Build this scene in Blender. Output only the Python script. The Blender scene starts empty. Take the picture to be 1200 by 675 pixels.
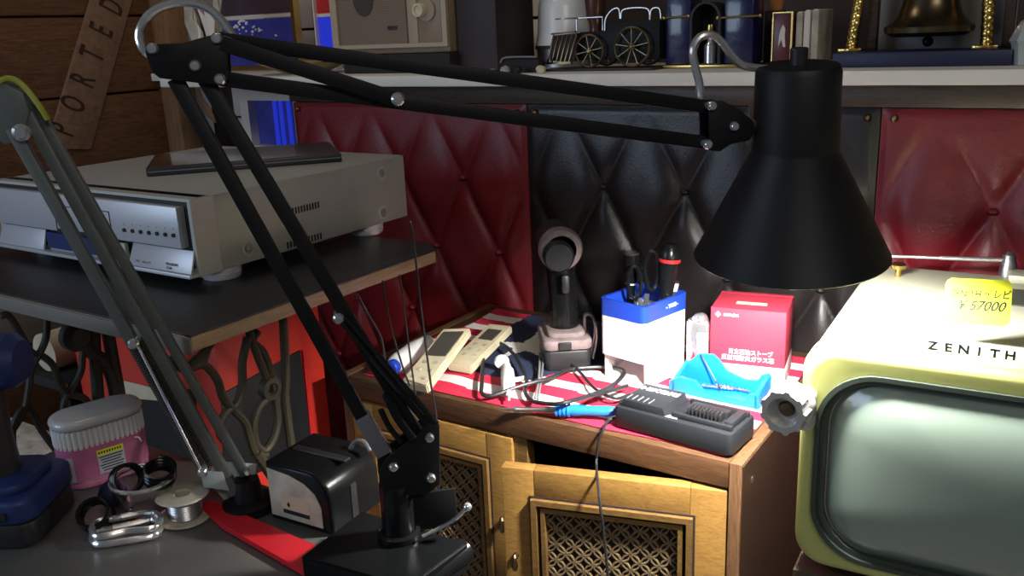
import bpy, bmesh, math, random
from math import sin, cos, pi, radians, sqrt, atan2
from mathutils import Vector, Matrix, noise
random.seed(7)
SC = bpy.context.scene
COL = SC.collection
V = Vector

# ------------------------------------------------------------------ camera
FPX = 1050.0
PIT, ROL, YAW = radians(16.0), radians(2.4), radians(-33.6)
CAM = V((0, 0, 1.28))
FW = V((sin(YAW) * cos(PIT), cos(YAW) * cos(PIT), -sin(PIT)))
_r = V((cos(YAW), -sin(YAW), 0))
_d = FW.cross(_r)
RT = _r * cos(ROL) + _d * sin(ROL)
DN = -_r * sin(ROL) + _d * cos(ROL)
cd = bpy.data.cameras.new('camera')
cam = bpy.data.objects.new('camera', cd)
COL.objects.link(cam)
cd.sensor_width = 36.0
cd.lens = FPX / 1200 * 36
cd.clip_start = 0.02
m3 = Matrix((RT, -DN, -FW)).transposed()
cam.matrix_world = Matrix.Translation(CAM) @ m3.to_4x4()
SC.camera = cam
SC.view_settings.view_transform = 'Standard'
SC.view_settings.look = 'None'
SC.view_settings.gamma = 1
SC.view_settings.use_curve_mapping = False
SC.view_settings.exposure = 0.0


# survey helpers: a direction measured in the photograph met with a known plane of the room
def ray(x, y): return FW + RT * ((x - 600) / FPX) + DN * ((y - 337.5) / FPX)
def pz(x, y, z): v = ray(x, y); return CAM + v * ((z - 1.28) / v.z)
def pY(x, y, Y): v = ray(x, y); return CAM + v * (Y / v.y)
def pX(x, y, X): v = ray(x, y); return CAM + v * (X / v.x)
def pt(x, y, t): return CAM + ray(x, y) * t
def pP(x, y, p, n):
    v = ray(x, y); return CAM + v * ((V(p) - CAM).dot(n) / v.dot(n))


# ------------------------------------------------------------------ materials
def nt(name):
    m = bpy.data.materials.new(name); m.use_nodes = True
    t = m.node_tree; b = t.nodes['Principled BSDF']
    return m, t, b


def mat(name, col, rough=0.5, metal=0.0, bump=0.0, bscale=200.0, var=0.0, vscale=20.0, coat=0.0, emit=None, es=1.0, spec=0.5, stretch=None):
    m, t, b = nt(name)
    b.inputs['Base Color'].default_value = (*col, 1)
    b.inputs['Roughness'].default_value = rough
    b.inputs['Metallic'].default_value = metal
    b.inputs['Specular IOR Level'].default_value = spec
    if coat: b.inputs['Coat Weight'].default_value = coat; b.inputs['Coat Roughness'].default_value = 0.08
    if emit: b.inputs['Emission Color'].default_value = (*emit, 1); b.inputs['Emission Strength'].default_value = es
    tc = t.nodes.new('ShaderNodeTexCoord')
    src = tc.outputs['Object']
    if stretch:
        mp = t.nodes.new('ShaderNodeMapping'); mp.inputs['Scale'].default_value = stretch
        t.links.new(src, mp.inputs['Vector']); src = mp.outputs['Vector']
    if var:
        n = t.nodes.new('ShaderNodeTexNoise'); n.inputs['Scale'].default_value = vscale; n.inputs['Detail'].default_value = 5
        t.links.new(src, n.inputs['Vector'])
        r = t.nodes.new('ShaderNodeValToRGB')
        r.color_ramp.elements[0].position = 0.3; r.color_ramp.elements[1].position = 0.7
        r.color_ramp.elements[0].color = (*[c * (1 - var) for c in col], 1)
        r.color_ramp.elements[1].color = (*[min(1, c * (1 + var)) for c in col], 1)
        t.links.new(n.outputs['Fac'], r.inputs['Fac']); t.links.new(r.outputs['Color'], b.inputs['Base Color'])
    if bump:
        n = t.nodes.new('ShaderNodeTexNoise'); n.inputs['Scale'].default_value = bscale; n.inputs['Detail'].default_value = 3
        t.links.new(src, n.inputs['Vector'])
        bp = t.nodes.new('ShaderNodeBump'); bp.inputs['Strength'].default_value = bump; bp.inputs['Distance'].default_value = 0.002
        t.links.new(n.outputs['Fac'], bp.inputs['Height']); t.links.new(bp.outputs['Normal'], b.inputs['Normal'])
    return m


def wood(name, c1, c2, stretch=(3, 40, 40), rough=0.45, scale=6.0):
    m, t, b = nt(name)
    tc = t.nodes.new('ShaderNodeTexCoord')
    mp = t.nodes.new('ShaderNodeMapping'); mp.inputs['Scale'].default_value = stretch
    t.links.new(tc.outputs['Object'], mp.inputs['Vector'])
    n = t.nodes.new('ShaderNodeTexNoise'); n.inputs['Scale'].default_value = scale; n.inputs['Detail'].default_value = 8; n.inputs['Distortion'].default_value = 1.2
    t.links.new(mp.outputs['Vector'], n.inputs['Vector'])
    r = t.nodes.new('ShaderNodeValToRGB')
    r.color_ramp.elements[0].position = 0.32; r.color_ramp.elements[1].position = 0.68
    r.color_ramp.elements[0].color = (*c1, 1); r.color_ramp.elements[1].color = (*c2, 1)
    t.links.new(n.outputs['Fac'], r.inputs['Fac']); t.links.new(r.outputs['Color'], b.inputs['Base Color'])
    b.inputs['Roughness'].default_value = rough
    bp = t.nodes.new('ShaderNodeBump'); bp.inputs['Strength'].default_value = 0.15; bp.inputs['Distance'].default_value = 0.001
    t.links.new(n.outputs['Fac'], bp.inputs['Height']); t.links.new(bp.outputs['Normal'], b.inputs['Normal'])
    return m


def glass(name, col=(1, 1, 1), rough=0.03, ior=1.45):
    m, t, b = nt(name)
    b.inputs['Base Color'].default_value = (*col, 1); b.inputs['Roughness'].default_value = rough
    b.inputs['Transmission Weight'].default_value = 1.0; b.inputs['IOR'].default_value = ior
    return m


M = dict(
    black_metal=mat('black_metal', (0.007, 0.007, 0.008), 0.5, 0.0, spec=0.2),
    black_gloss=mat('black_gloss', (0.006, 0.0065, 0.007), 0.22, 0.0, spec=0.3, bump=0.1, bscale=60),
    black_plastic=mat('black_plastic', (0.018, 0.018, 0.02), 0.42),
    black_matte=mat('black_matte', (0.01, 0.01, 0.011), 0.75),
    shade_black=mat('shade_black', (0.008, 0.0085, 0.010), 0.5, spec=0.3),
    charcoal=mat('charcoal', (0.017, 0.019, 0.022), 0.5, spec=0.3),
    knob_chrome=mat('knob_chrome', (0.62, 0.62, 0.6), 0.22, 0.6),
    chrome=mat('chrome', (0.85, 0.85, 0.86), 0.2, 0.85),
    steel=mat('steel', (0.5, 0.5, 0.5), 0.35, 1.0),
    brushed=mat('brushed', (0.52, 0.54, 0.5), 0.4, 0.25),
    alu_side=mat('alu_side', (0.44, 0.44, 0.41), 0.42, 0.3),
    foot_alu=mat('foot_alu', (0.75, 0.75, 0.75), 0.35, 0.3),
    fascia=mat('fascia', (0.55, 0.56, 0.6), 0.35, 0.25),
    brass=mat('brass', (0.6, 0.42, 0.14), 0.25, 1.0),
    old_brass=mat('old_brass', (0.22, 0.16, 0.09), 0.38, 1.0, var=0.4, vscale=30),
    gold=mat('gold', (0.75, 0.52, 0.16), 0.25, 1.0, bump=0.6, bscale=120),
    white=mat('white', (0.82, 0.82, 0.8), 0.5),
    white_gloss=mat('white_gloss', (0.85, 0.85, 0.84), 0.25),
    shelf_white=mat('shelf_white', (0.74, 0.72, 0.66), 0.55, var=0.06, vscale=8),
    cream=mat('cream', (0.62, 0.55, 0.38), 0.5, var=0.15, vscale=25),
    cream_dirty=mat('cream_dirty', (0.42, 0.38, 0.3), 0.6, var=0.3, vscale=35),
    lcd=mat('lcd', (0.07, 0.065, 0.055), 0.3),
    blue=mat('blue', (0.012, 0.05, 0.42), 0.35),
    blue_dark=mat('blue_dark', (0.012, 0.028, 0.13), 0.5),
    cyan=mat('cyan', (0.01, 0.22, 0.75), 0.35),
    tool_blue=mat('tool_blue', (0.02, 0.2, 0.62), 0.35),
    red=mat('red', (0.55, 0.02, 0.025), 0.4),
    red_strip=mat('red_strip', (0.5, 0.012, 0.022), 0.4, var=0.15, vscale=14),
    red_paint=mat('red_paint', (0.62, 0.035, 0.02), 0.5),
    red_box=mat('red_box', (0.5, 0.03, 0.06), 0.6),
    pink=mat('pink', (0.42, 0.12, 0.24), 0.45, var=0.1, vscale=40),
    pinkgrey=mat('pinkgrey', (0.2, 0.15, 0.15), 0.7, var=0.25, vscale=60),
    yellow=mat('yellow', (0.75, 0.72, 0.03), 0.5),
    tagyellow=mat('tagyellow', (0.62, 0.64, 0.03), 0.7, spec=0.2),
    ink=mat('ink', (0.02, 0.028, 0.03), 0.95, spec=0.0),
    case_black=mat('case_black', (0.006, 0.0065, 0.007), 0.26, bump=0.1, bscale=60, spec=0.14),
    grey_lamp=mat('grey_lamp', (0.095, 0.11, 0.105), 0.45, 0.0, var=0.1, vscale=30),
    grey_light=mat('grey_light', (0.32, 0.36, 0.35), 0.45),
    grey=mat('grey', (0.2, 0.2, 0.2), 0.5),
    iron=mat('iron', (0.03, 0.028, 0.022), 0.6, 0.3, bump=0.3, bscale=150),
    iron_olive=mat('iron_olive', (0.05, 0.042, 0.024), 0.6, 0.2, bump=0.3, bscale=150),
    bench=mat('bench', (0.15, 0.148, 0.14), 0.36, 0.35, bump=0.12, bscale=25, var=0.25, vscale=7),
    vinyl=mat('vinyl', (0.02, 0.02, 0.022), 0.42, bump=0.5, bscale=18),
    navy=mat('navy', (0.012, 0.014, 0.055), 0.5),
    tv_green=mat('tv_green', (0.40, 0.41, 0.13), 0.42, 0.12),
    tv_top=mat('tv_top', (0.36, 0.36, 0.27), 0.4, 0.2),
    tv_rubber=mat('tv_rubber', (0.035, 0.045, 0.035), 0.4),
    tv_screen=mat('tv_screen', (0.17, 0.215, 0.175), 0.22, coat=1.0),
    leather_red=mat('leather_red', (0.17, 0.009, 0.014), 0.4, bump=0.25, bscale=260, var=0.12, vscale=7),
    leather_black=mat('leather_black', (0.016, 0.013, 0.013), 0.36, bump=0.25, bscale=260),
    ply=wood('ply', (0.26, 0.17, 0.09), (0.42, 0.3, 0.17), (4, 4, 120)),
    ply_grey=wood('ply_grey', (0.2, 0.17, 0.13), (0.3, 0.26, 0.2), (4, 4, 120)),
    cab_wood=wood('cab_wood', (0.055, 0.023, 0.009), (0.125, 0.058, 0.025), (5, 40, 60)),
    cab_side=wood('cab_side', (0.085, 0.04, 0.017), (0.17, 0.086, 0.04), (50, 40, 5)),
    side_shade_wood=wood('side_shade_wood', (0.025, 0.012, 0.006), (0.06, 0.03, 0.015), (50, 40, 5)),  # cabinet wood darkened to hold the shade of its unlit side
    oak=wood('oak', (0.20, 0.10, 0.022), (0.32, 0.175, 0.045), (8, 40, 60)),
    oak_trim=wood('oak_trim', (0.11, 0.058, 0.016), (0.22, 0.12, 0.035), (8, 40, 60)),
    lattice=mat('lattice', (0.2, 0.14, 0.075), 0.45),
    plank_wall=wood('plank_wall', (0.12, 0.05, 0.02), (0.24, 0.115, 0.05), (40, 3, 30), 0.6),
    post_wood=wood('post_wood', (0.2, 0.1, 0.04), (0.34, 0.18, 0.08), (40, 40, 4), 0.6),
    sign_wood=wood('sign_wood', (0.2, 0.105, 0.055), (0.3, 0.17, 0.1), (40, 6, 6), 0.7),
    radio_wood=wood('radio_wood', (0.22, 0.15, 0.09), (0.34, 0.24, 0.15), (4, 30, 40)),
    dark_wood=wood('dark_wood', (0.03, 0.02, 0.012), (0.07, 0.045, 0.028), (4, 40, 40)),
    dark_brown=mat('dark_brown', (0.03, 0.02, 0.02), 0.6),
    wall_dark=mat('wall_dark', (0.05, 0.035, 0.03), 0.8, var=0.3, vscale=3),
    wall_white=mat('wall_white', (0.72, 0.65, 0.58), 0.7),
    floor=mat('floor', (0.22, 0.2, 0.17), 0.7, var=0.3, vscale=30),
    ceil=mat('ceil', (0.25, 0.23, 0.2), 0.8),
    bulb=mat('bulb', (1, 1, 1), 0.5, emit=(1.0, 0.98, 0.93), es=2000.0),
    blue_lit=mat('blue_lit', (0.01, 0.02, 0.3), 0.3, emit=(0.03, 0.06, 1.0), es=0.4),
    glass=glass('glass'),
    blue_glass=mat('blue_glass', (0.008, 0.009, 0.06), 0.3, bump=0.5, bscale=40, coat=0.5),
    frosted=mat('frosted', (0.45, 0.46, 0.47), 0.2, coat=0.5, bump=0.5, bscale=90),
)


# ------------------------------------------------------------------ mesh builder
def frame(o, r, u):
    r = V(r).normalized(); u = V(u); u = (u - r * u.dot(r)).normalized(); n = r.cross(u)
    m = Matrix((r, u, n)).transposed().to_4x4(); m.translation = V(o)
    return m


I4 = Matrix.Identity(4)


class MB:
    def __init__(s): s.bm = bmesh.new()

    def _merge(s, b, Mx):
        me = bpy.data.meshes.new('tmp'); b.to_mesh(me); b.free()
        me.transform(Mx); s.bm.from_mesh(me); bpy.data.meshes.remove(me)

    def box(s, c, size, Mx=I4, bev=0.0, seg=2):
        b = bmesh.new(); bmesh.ops.create_cube(b, size=1)
        bmesh.ops.scale(b, vec=V(size), verts=b.verts)
        if bev: bmesh.ops.bevel(b, geom=b.edges[:], offset=bev, segments=seg, affect='EDGES', profile=0.5)
        bmesh.ops.translate(b, vec=V(c), verts=b.verts)
        s._merge(b, Mx); return s

    def prism(s, pts, z0, z1, Mx=I4, bev=0.0, seg=2):
        b = bmesh.new()
        vs = [b.verts.new((p[0], p[1], z0)) for p in pts]
        f = b.faces.new(vs)
        r = bmesh.ops.extrude_face_region(b, geom=[f])
        bmesh.ops.translate(b, vec=(0, 0, z1 - z0), verts=[v for v in r['geom'] if isinstance(v, bmesh.types.BMVert)])
        bmesh.ops.recalc_face_normals(b, faces=b.faces)
        if bev:
            ed = [e for e in b.edges if abs(e.verts[0].co.z - e.verts[1].co.z) < 1e-7]
            bmesh.ops.bevel(b, geom=ed, offset=bev, segments=seg, affect='EDGES', profile=0.5)
        s._merge(b, Mx); return s

    def ring(s, outer, inner, z0, z1, Mx=I4):
        b = bmesh.new(); n = len(outer)
        L = [[b.verts.new((p[0], p[1], z)) for p in P] for P, z in ((outer, z0), (outer, z1), (inner, z1), (inner, z0))]
        for k in range(4):
            A, B = L[k], L[(k + 1) % 4]
            for i in range(n): b.faces.new((A[i], A[(i + 1) % n], B[(i + 1) % n], B[i]))
        bmesh.ops.recalc_face_normals(b, faces=b.faces)
        s._merge(b, Mx); return s

    def skin(s, loops, Mx=I4):
        b = bmesh.new(); rows = [[b.verts.new(p) for p in L] for L in loops]; n = len(rows[0])
        for A, B in zip(rows, rows[1:]):
            for i in range(n): b.faces.new((A[i], A[(i + 1) % n], B[(i + 1) % n], B[i]))
        bmesh.ops.recalc_face_normals(b, faces=b.faces)
        s._merge(b, Mx); return s

    def cyl(s, p0, p1, r0, r1=None, seg=20, Mx=I4, bev=0.0):
        r1 = r0 if r1 is None else r1
        p0, p1 = V(p0), V(p1); d = p1 - p0; h = d.length
        q = d.to_track_quat('Z', 'Y').to_matrix().to_4x4(); q.translation = p0
        prof = [(0, 0), (r0, 0), (r1, h), (0, h)]
        if bev: prof = [(0, 0), (r0 - bev, 0), (r0, bev), (r1, h - bev), (r1 - bev, h), (0, h)]
        return s.lathe(prof, Mx @ q, seg)

    def lathe(s, prof, Mx=I4, seg=24, sx=1.0, sy=1.0):
        b = bmesh.new(); rows = []
        for r, z in prof:
            if r < 1e-6: rows.append([b.verts.new((0, 0, z))])
            else: rows.append([b.verts.new((sx * r * cos(2 * pi * i / seg), sy * r * sin(2 * pi * i / seg), z)) for i in range(seg)])
        for A, B in zip(rows, rows[1:]):
            if len(A) == 1 and len(B) == 1: continue
            for i in range(seg):
                j = (i + 1) % seg
                if len(A) == 1: b.faces.new((A[0], B[j], B[i]))
                elif len(B) == 1: b.faces.new((A[i], A[j], B[0]))
                else: b.faces.new((A[i], A[j], B[j], B[i]))
        bmesh.ops.recalc_face_normals(b, faces=b.faces)
        s._merge(b, Mx); return s

    def sphere(s, c, r, Mx=I4, seg=16, sz=1.0):
        n = seg // 2
        return s.lathe([(r * sin(pi * i / n), -r * sz * cos(pi * i / n)) for i in range(n + 1)], Mx @ Matrix.Translation(V(c)), seg)

    def tube(s, pts, r, seg=8, smooth=4, closed=False, Mx=I4, flat=None):
        P = [V(p) for p in pts]
        if smooth and len(P) > 2:
            Q = []; n = len(P)
            for i in range(n if closed else n - 1):
                if closed: a, b_, c, d = P[(i - 1) % n], P[i], P[(i + 1) % n], P[(i + 2) % n]
                else: a, b_, c, d = P[max(i - 1, 0)], P[i], P[i + 1], P[min(i + 2, n - 1)]
                for k in range(smooth):
                    t = k / smooth
                    Q.append(0.5 * ((2 * b_) + (c - a) * t + (2 * a - 5 * b_ + 4 * c - d) * t * t + (3 * b_ - a - 3 * c + d) * t ** 3))
            if not closed: Q.append(P[-1])
            P = Q
        n = len(P); b = bmesh.new(); rows = []; nrm = None
        for i, p in enumerate(P):
            if closed: tg = P[(i + 1) % n] - P[(i - 1) % n]
            else: tg = P[min(i + 1, n - 1)] - P[max(i - 1, 0)]
            if tg.length < 1e-9: tg = V((0, 0, 1))
            tg.normalize()
            if nrm is None:
                a = V((0, 0, 1)) if abs(tg.z) < 0.9 else V((1, 0, 0))
                nrm = (a - tg * a.dot(tg)).normalized()
            else:
                nrm = nrm - tg * nrm.dot(tg)
                nrm = nrm.normalized() if nrm.length > 1e-6 else tg.orthogonal().normalized()
            bn = tg.cross(nrm)
            rr = r(i / max(1, n - 1)) if callable(r) else r
            rows.append([b.verts.new(p + (nrm * cos(2 * pi * k / seg) + bn * sin(2 * pi * k / seg)) * rr) for k in range(seg)])
        for i in range(n if closed else n - 1):
            A, B = rows[i], rows[(i + 1) % n]
            for k in range(seg): b.faces.new((A[k], A[(k + 1) % seg], B[(k + 1) % seg], B[k]))
        if not closed: b.faces.new(rows[0][::-1]); b.faces.new(rows[-1])
        bmesh.ops.recalc_face_normals(b, faces=b.faces)
        s._merge(b, Mx); return s

    def bar(s, a, b, w, t, side, Mx=I4, bev=0.001):
        """square bar from a to b; w along 'side', t along the third axis"""
        a, b = V(a), V(b); d = b - a
        f = frame((a + b) / 2, d, side)
        return s.box((0, 0, 0), (d.length, w, t), Mx @ f, bev)

    def spring(s, a, b, R, r, turns, seg=6):
        a, b = V(a), V(b); d = (b - a); q = d.to_track_quat('Z', 'Y').to_matrix()
        n = int(turns * 10); pts = []
        for i in range(n + 1):
            t = i / n; th = 2 * pi * turns * t
            pts.append(a + d * t + q @ V((R * cos(th), R * sin(th), 0)))
        return s.tube(pts, r, seg, 0)

    def slab(s, top, thick):
        """four top corners (ccw seen from above) and a thickness straight down along the slab normal"""
        top = [V(p) for p in top]; n = (top[1] - top[0]).cross(top[3] - top[0]).normalized()
        if n.z < 0: n = -n
        b = bmesh.new(); A = [b.verts.new(p) for p in top]; B = [b.verts.new(p - n * thick) for p in top]
        b.faces.new(A); b.faces.new(B[::-1]); k = len(top)
        for i in range(k): b.faces.new((A[i], B[i], B[(i + 1) % k], A[(i + 1) % k]))
        bmesh.ops.recalc_face_normals(b, faces=b.faces)
        bmesh.ops.bevel(b, geom=b.edges[:], offset=min(0.002, thick * 0.3), segments=2, affect='EDGES')
        s._merge(b, I4); return s

    def build(s, name, m, parent=None, smooth=35):
        me = bpy.data.meshes.new(name); s.bm.to_mesh(me); s.bm.free()
        base = V((0, 0, 0))
        if parent is not None:
            base = V(parent['_base']) if '_base' in parent else V((0, 0, 0))
            me.transform(Matrix.Translation(-base))
        for p in me.polygons: p.use_smooth = True
        me.set_sharp_from_angle(angle=radians(smooth))
        me.materials.append(m if not isinstance(m, str) else M[m])
        o = bpy.data.objects.new(name, me); COL.objects.link(o)
        if parent is not None:
            o.parent = parent; o['_base'] = list(base)
        else:
            xs = [v.co for v in me.vertices]
            base = V(((min(v.x for v in xs) + max(v.x for v in xs)) / 2, (min(v.y for v in xs) + max(v.y for v in xs)) / 2, min(v.z for v in xs)))
            me.transform(Matrix.Translation(-base)); o.location = base; o['_base'] = list(base)
        return o


def thing(name, label, cat, base, group=None):
    o = bpy.data.objects.new(name, None); COL.objects.link(o)
    o.empty_display_size = 0.05; o.location = V(base); o['_base'] = list(V(base))
    o['label'] = label; o['category'] = cat
    if group: o['group'] = group
    return o


def tag(o, label, cat, group=None, kind=None):
    o['label'] = label; o['category'] = cat
    if group: o['group'] = group
    if kind: o['kind'] = kind
    return o


def struct(o): o['kind'] = 'structure'; return o


def text(body, size, Mx, m, parent, name='lettering', ext=0.0004, sx=1.0, shear=0.0, bold=0.0):
    c = bpy.data.curves.new('t', 'FONT'); c.body = body; c.size = size; c.extrude = ext; c.align_x = 'CENTER'; c.align_y = 'CENTER'; c.shear = shear; c.offset = bold * size
    c.resolution_u = 3
    o = bpy.data.objects.new('t', c); COL.objects.link(o)
    bpy.context.view_layer.update()
    me = bpy.data.meshes.new_from_object(o.evaluated_get(bpy.context.evaluated_depsgraph_get()))
    bpy.data.objects.remove(o); bpy.data.curves.remove(c)
    me.transform(Matrix.Diagonal((sx, 1, 1, 1))); me.transform(Mx)
    b = MB(); b.bm.from_mesh(me); bpy.data.meshes.remove(me)
    return b.build(name, m, parent)


def rrect(w, h, r, n=6, cx=0.0, cy=0.0):
    pts = []
    for sx, sy, a0 in ((1, 1, 0), (-1, 1, 90), (-1, -1, 180), (1, -1, 270)):
        for k in range(n + 1):
            a = radians(a0 + 90 * k / n)
            pts.append((cx + sx * (w / 2 - r) + r * cos(a), cy + sy * (h / 2 - r) + r * sin(a)))
    return pts


UP = V((0, 0, 1))

# ================================================================== THE SETTING
struct(MB().box((0, 0.2, -0.02), (5.2, 3.6, 0.04)).build('floor', 'floor'))
struct(MB().box((0, 0.2, 2.52), (5.2, 3.6, 0.04)).build('ceiling', 'ceil'))
# plank wall on the left, boards running away from us
b = MB()
zz = 0.0; hts = [0.24, 0.24, 0.24, 0.235, 0.2, 0.21, 0.215, 0.24, 0.24, 0.24, 0.2]
for i, h in enumerate(hts):
    b.box((-2.37, 0.57, zz + h / 2), (0.03 + 0.004 * (i % 2), 2.30, h - 0.006), I4, 0.003); zz += h
b.box((-2.395, 0.57, 1.25), (0.02, 2.30, 2.5))
struct(b.build('wall_left', 'plank_wall'))
struct(MB().box((-2.33, 1.745, 1.25), (0.09, 0.07, 2.5), I4, 0.004).build('trim_1', 'post_wood'))
struct(MB().box((-0.1, 1.94, 1.25), (4.6, 0.04, 2.5)).build('wall_back', 'wall_dark'))
struct(MB().box((0.33, 1.50, 0.585), (3.72, 0.08, 1.17)).build('wall_half', 'wall_dark'))
struct(MB().box((0.33, 1.448, 1.165), (3.72, 0.022, 0.034), I4, 0.002).build('trim_2', 'dark_wood'))
# pale tiled bit of wall with dark joints, seen left of the half wall
b = MB()
for i in range(6):
    for k in range(12):
        b.box((-2.25 + 0.105 + 0.19 * i - 0.03, 1.905, 0.62 + 0.125 * k), (0.182, 0.02, 0.118), I4, 0.002)
struct(b.build('wall_tiles', 'wall_white'))

# shelf board along the top of the half wall
tag(MB().prism([(-1.90, 1.38), (1.97, 1.38), (1.97, 1.76), (-2.28, 1.76), (-2.28, 1.63), (-1.93, 1.63)], 1.184, 1.205, I4, 0.0015).build('shelf', 'shelf_white'),
    'long white shelf board running along the top of the padded wall', 'shelf')

# ================================================================== BUTTONED LEATHER PANELS
BX, BZ, SX, SZ = -1.067, 1.0, 0.158, 0.294


def tuft(x, z):
    u = (x - BX) / SX + (z - BZ) / SZ; v = -(x - BX) / SX + (z - BZ) / SZ
    a = abs(sin(pi * u)); c = abs(sin(pi * v))
    f = lambda q: 1 - (1 - q) ** 2.6
    return f(a) * f(c)


def leather_panel(x0, x1, z0, z1, m, label, nails):
    t = thing('upholstered_panel', label, 'padded panel', ((x0 + x1) / 2, 1.455, z0), 'buttoned leather panels on the wall')
    nx, nz = 150, 280; bm = bmesh.new(); g = []
    def sm(d, w): d = max(0, min(1, d / w)); return d * d * (3 - 2 * d)
    for k in range(nz + 1):
        row = []
        for i in range(nx + 1):
            x = x0 + (x1 - x0) * i / nx; z = z0 + (z1 - z0) * k / nz
            e = sm(min(x - x0, x1 - x), 0.05) * sm(z - z0, 0.05) * sm(z1 - z, 0.20)
            wr = noise.noise(V((x * 9, z * 9, 3.1))) * 0.004 * e
            h = 0.008 + 0.004 * sm(min(x - x0, x1 - x, z1 - z), 0.012) + e * (tuft(x, z) * 0.018 - 0.004) + wr
            row.append(bm.verts.new((x, 1.456 - h, z)))
        g.append(row)
    for k in range(nz):
        for i in range(nx):
            bm.faces.new((g[k][i], g[k][i + 1], g[k + 1][i + 1], g[k + 1][i]))
    # back and sides
    B = [bm.verts.new(p) for p in ((x0, 1.459, z0), (x1, 1.459, z0), (x1, 1.459, z1), (x0, 1.459, z1))]
    bm.faces.new(B[::-1])
    bm.faces.new([B[0], B[1]] + [g[0][i] for i in range(nx, -1, -1)])
    bm.faces.new([B[2], B[3]] + [g[nz][i] for i in range(nx + 1)])
    bm.faces.new([B[3], B[0]] + [g[k][0] for k in range(nz + 1)])
    bm.faces.new([B[1], B[2]] + [g[k][nx] for k in range(nz, -1, -1)])
    bmesh.ops.recalc_face_normals(bm, faces=bm.faces)
    mb = MB(); mb.bm.free(); mb.bm = bm
    mb.build('padding', m, t, 70)
    for j in range(-8, 9):
        for i in range(-12, 13):
            if (i + j) % 2: continue
            x = BX + SX / 2 * i; z = BZ + SZ / 2 * j
            if x0 + 0.03 < x < x1 - 0.03 and z0 + 0.03 < z < z1 - 0.03:
                MB().sphere((x, 1.446, z), 0.0085, Matrix.Identity(4), 12, 0.7).build('button', m, t)
    for nx_ in nails:
        MB().sphere((nx_, 1.441, z1 - 0.014), 0.006, I4, 10).build('nail_head', 'old_brass', t)


leather_panel(-1.53, -0.913, 0.001, 1.146, 'leather_red', 'dark red buttoned leather panel on the wall beside the silver disc player', [-1.51, -0.93])
leather_panel(-0.911, -0.283, 0.001, 1.146, 'leather_black', 'black buttoned leather panel on the wall behind the cordless driver', [-0.89, -0.30])
leather_panel(-0.281, 0.34, 0.001, 1.146, 'leather_red', 'dark red buttoned leather panel on the wall behind the old television', [-0.262, 0.32])

# ================================================================== WOODEN CABINET WITH LATTICE DOORS
CX0, CX1, CY0, CY1 = -1.005, -0.325, 0.992, 1.422
cab = thing('cabinet', 'brown wooden cabinet with gold lattice doors, a flag spread on its top', 'cabinet', ((CX0 + CX1) / 2, (CY0 + CY1) / 2, 0))
MB().box(((CX0 + CX1) / 2 , (CY0 + CY1) / 2, 0.731), (CX1 - CX0 - 0.036, CY1 - CY0, 0.037), I4, 0.0015).build('top', 'cab_wood', cab)
sp0 = MB().box((CX1 - 0.0095, (CY0 + CY1) / 2 - 0.001, 0.3755), (0.016, CY1 - CY0 + 0.002, 0.749), I4, 0.001).build('side_panel', 'cab_side', cab)
MB().box((CX1 - 0.0008, (CY0 + CY1) / 2, 0.374), (0.0016, CY1 - CY0, 0.746)).build('shaded_side_face', 'side_shade_wood', sp0)  # thin dark skin: shade of the right side put into the colour
MB().box((CX0 + 0.009, (CY0 + CY1) / 2, 0.3755), (0.017, CY1 - CY0, 0.749), I4, 0.001).build('side_panel', 'cab_side', cab)
MB().box(((CX0 + CX1) / 2, CY1 - 0.006, 0.38), (CX1 - CX0 - 0.036, 0.01, 0.66)).build('back_panel', 'dark_wood', cab)
MB().box(((CX0 + CX1) / 2, (CY0 + CY1) / 2, 0.05), (CX1 - CX0 - 0.036, CY1 - CY0, 0.04)).build('base_panel', 'cab_wood', cab)
MB().box((-0.665, 1.006, 0.39), (0.035, 0.02, 0.64)).build('centre_post', 'oak_trim', cab)
MB().cyl((CX1 + 0.0003, 1.03, 0.713), (CX1 - 0.004, 1.03, 0.713), 0.005, seg=14).build('screw_cap', 'steel', cab)


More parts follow.
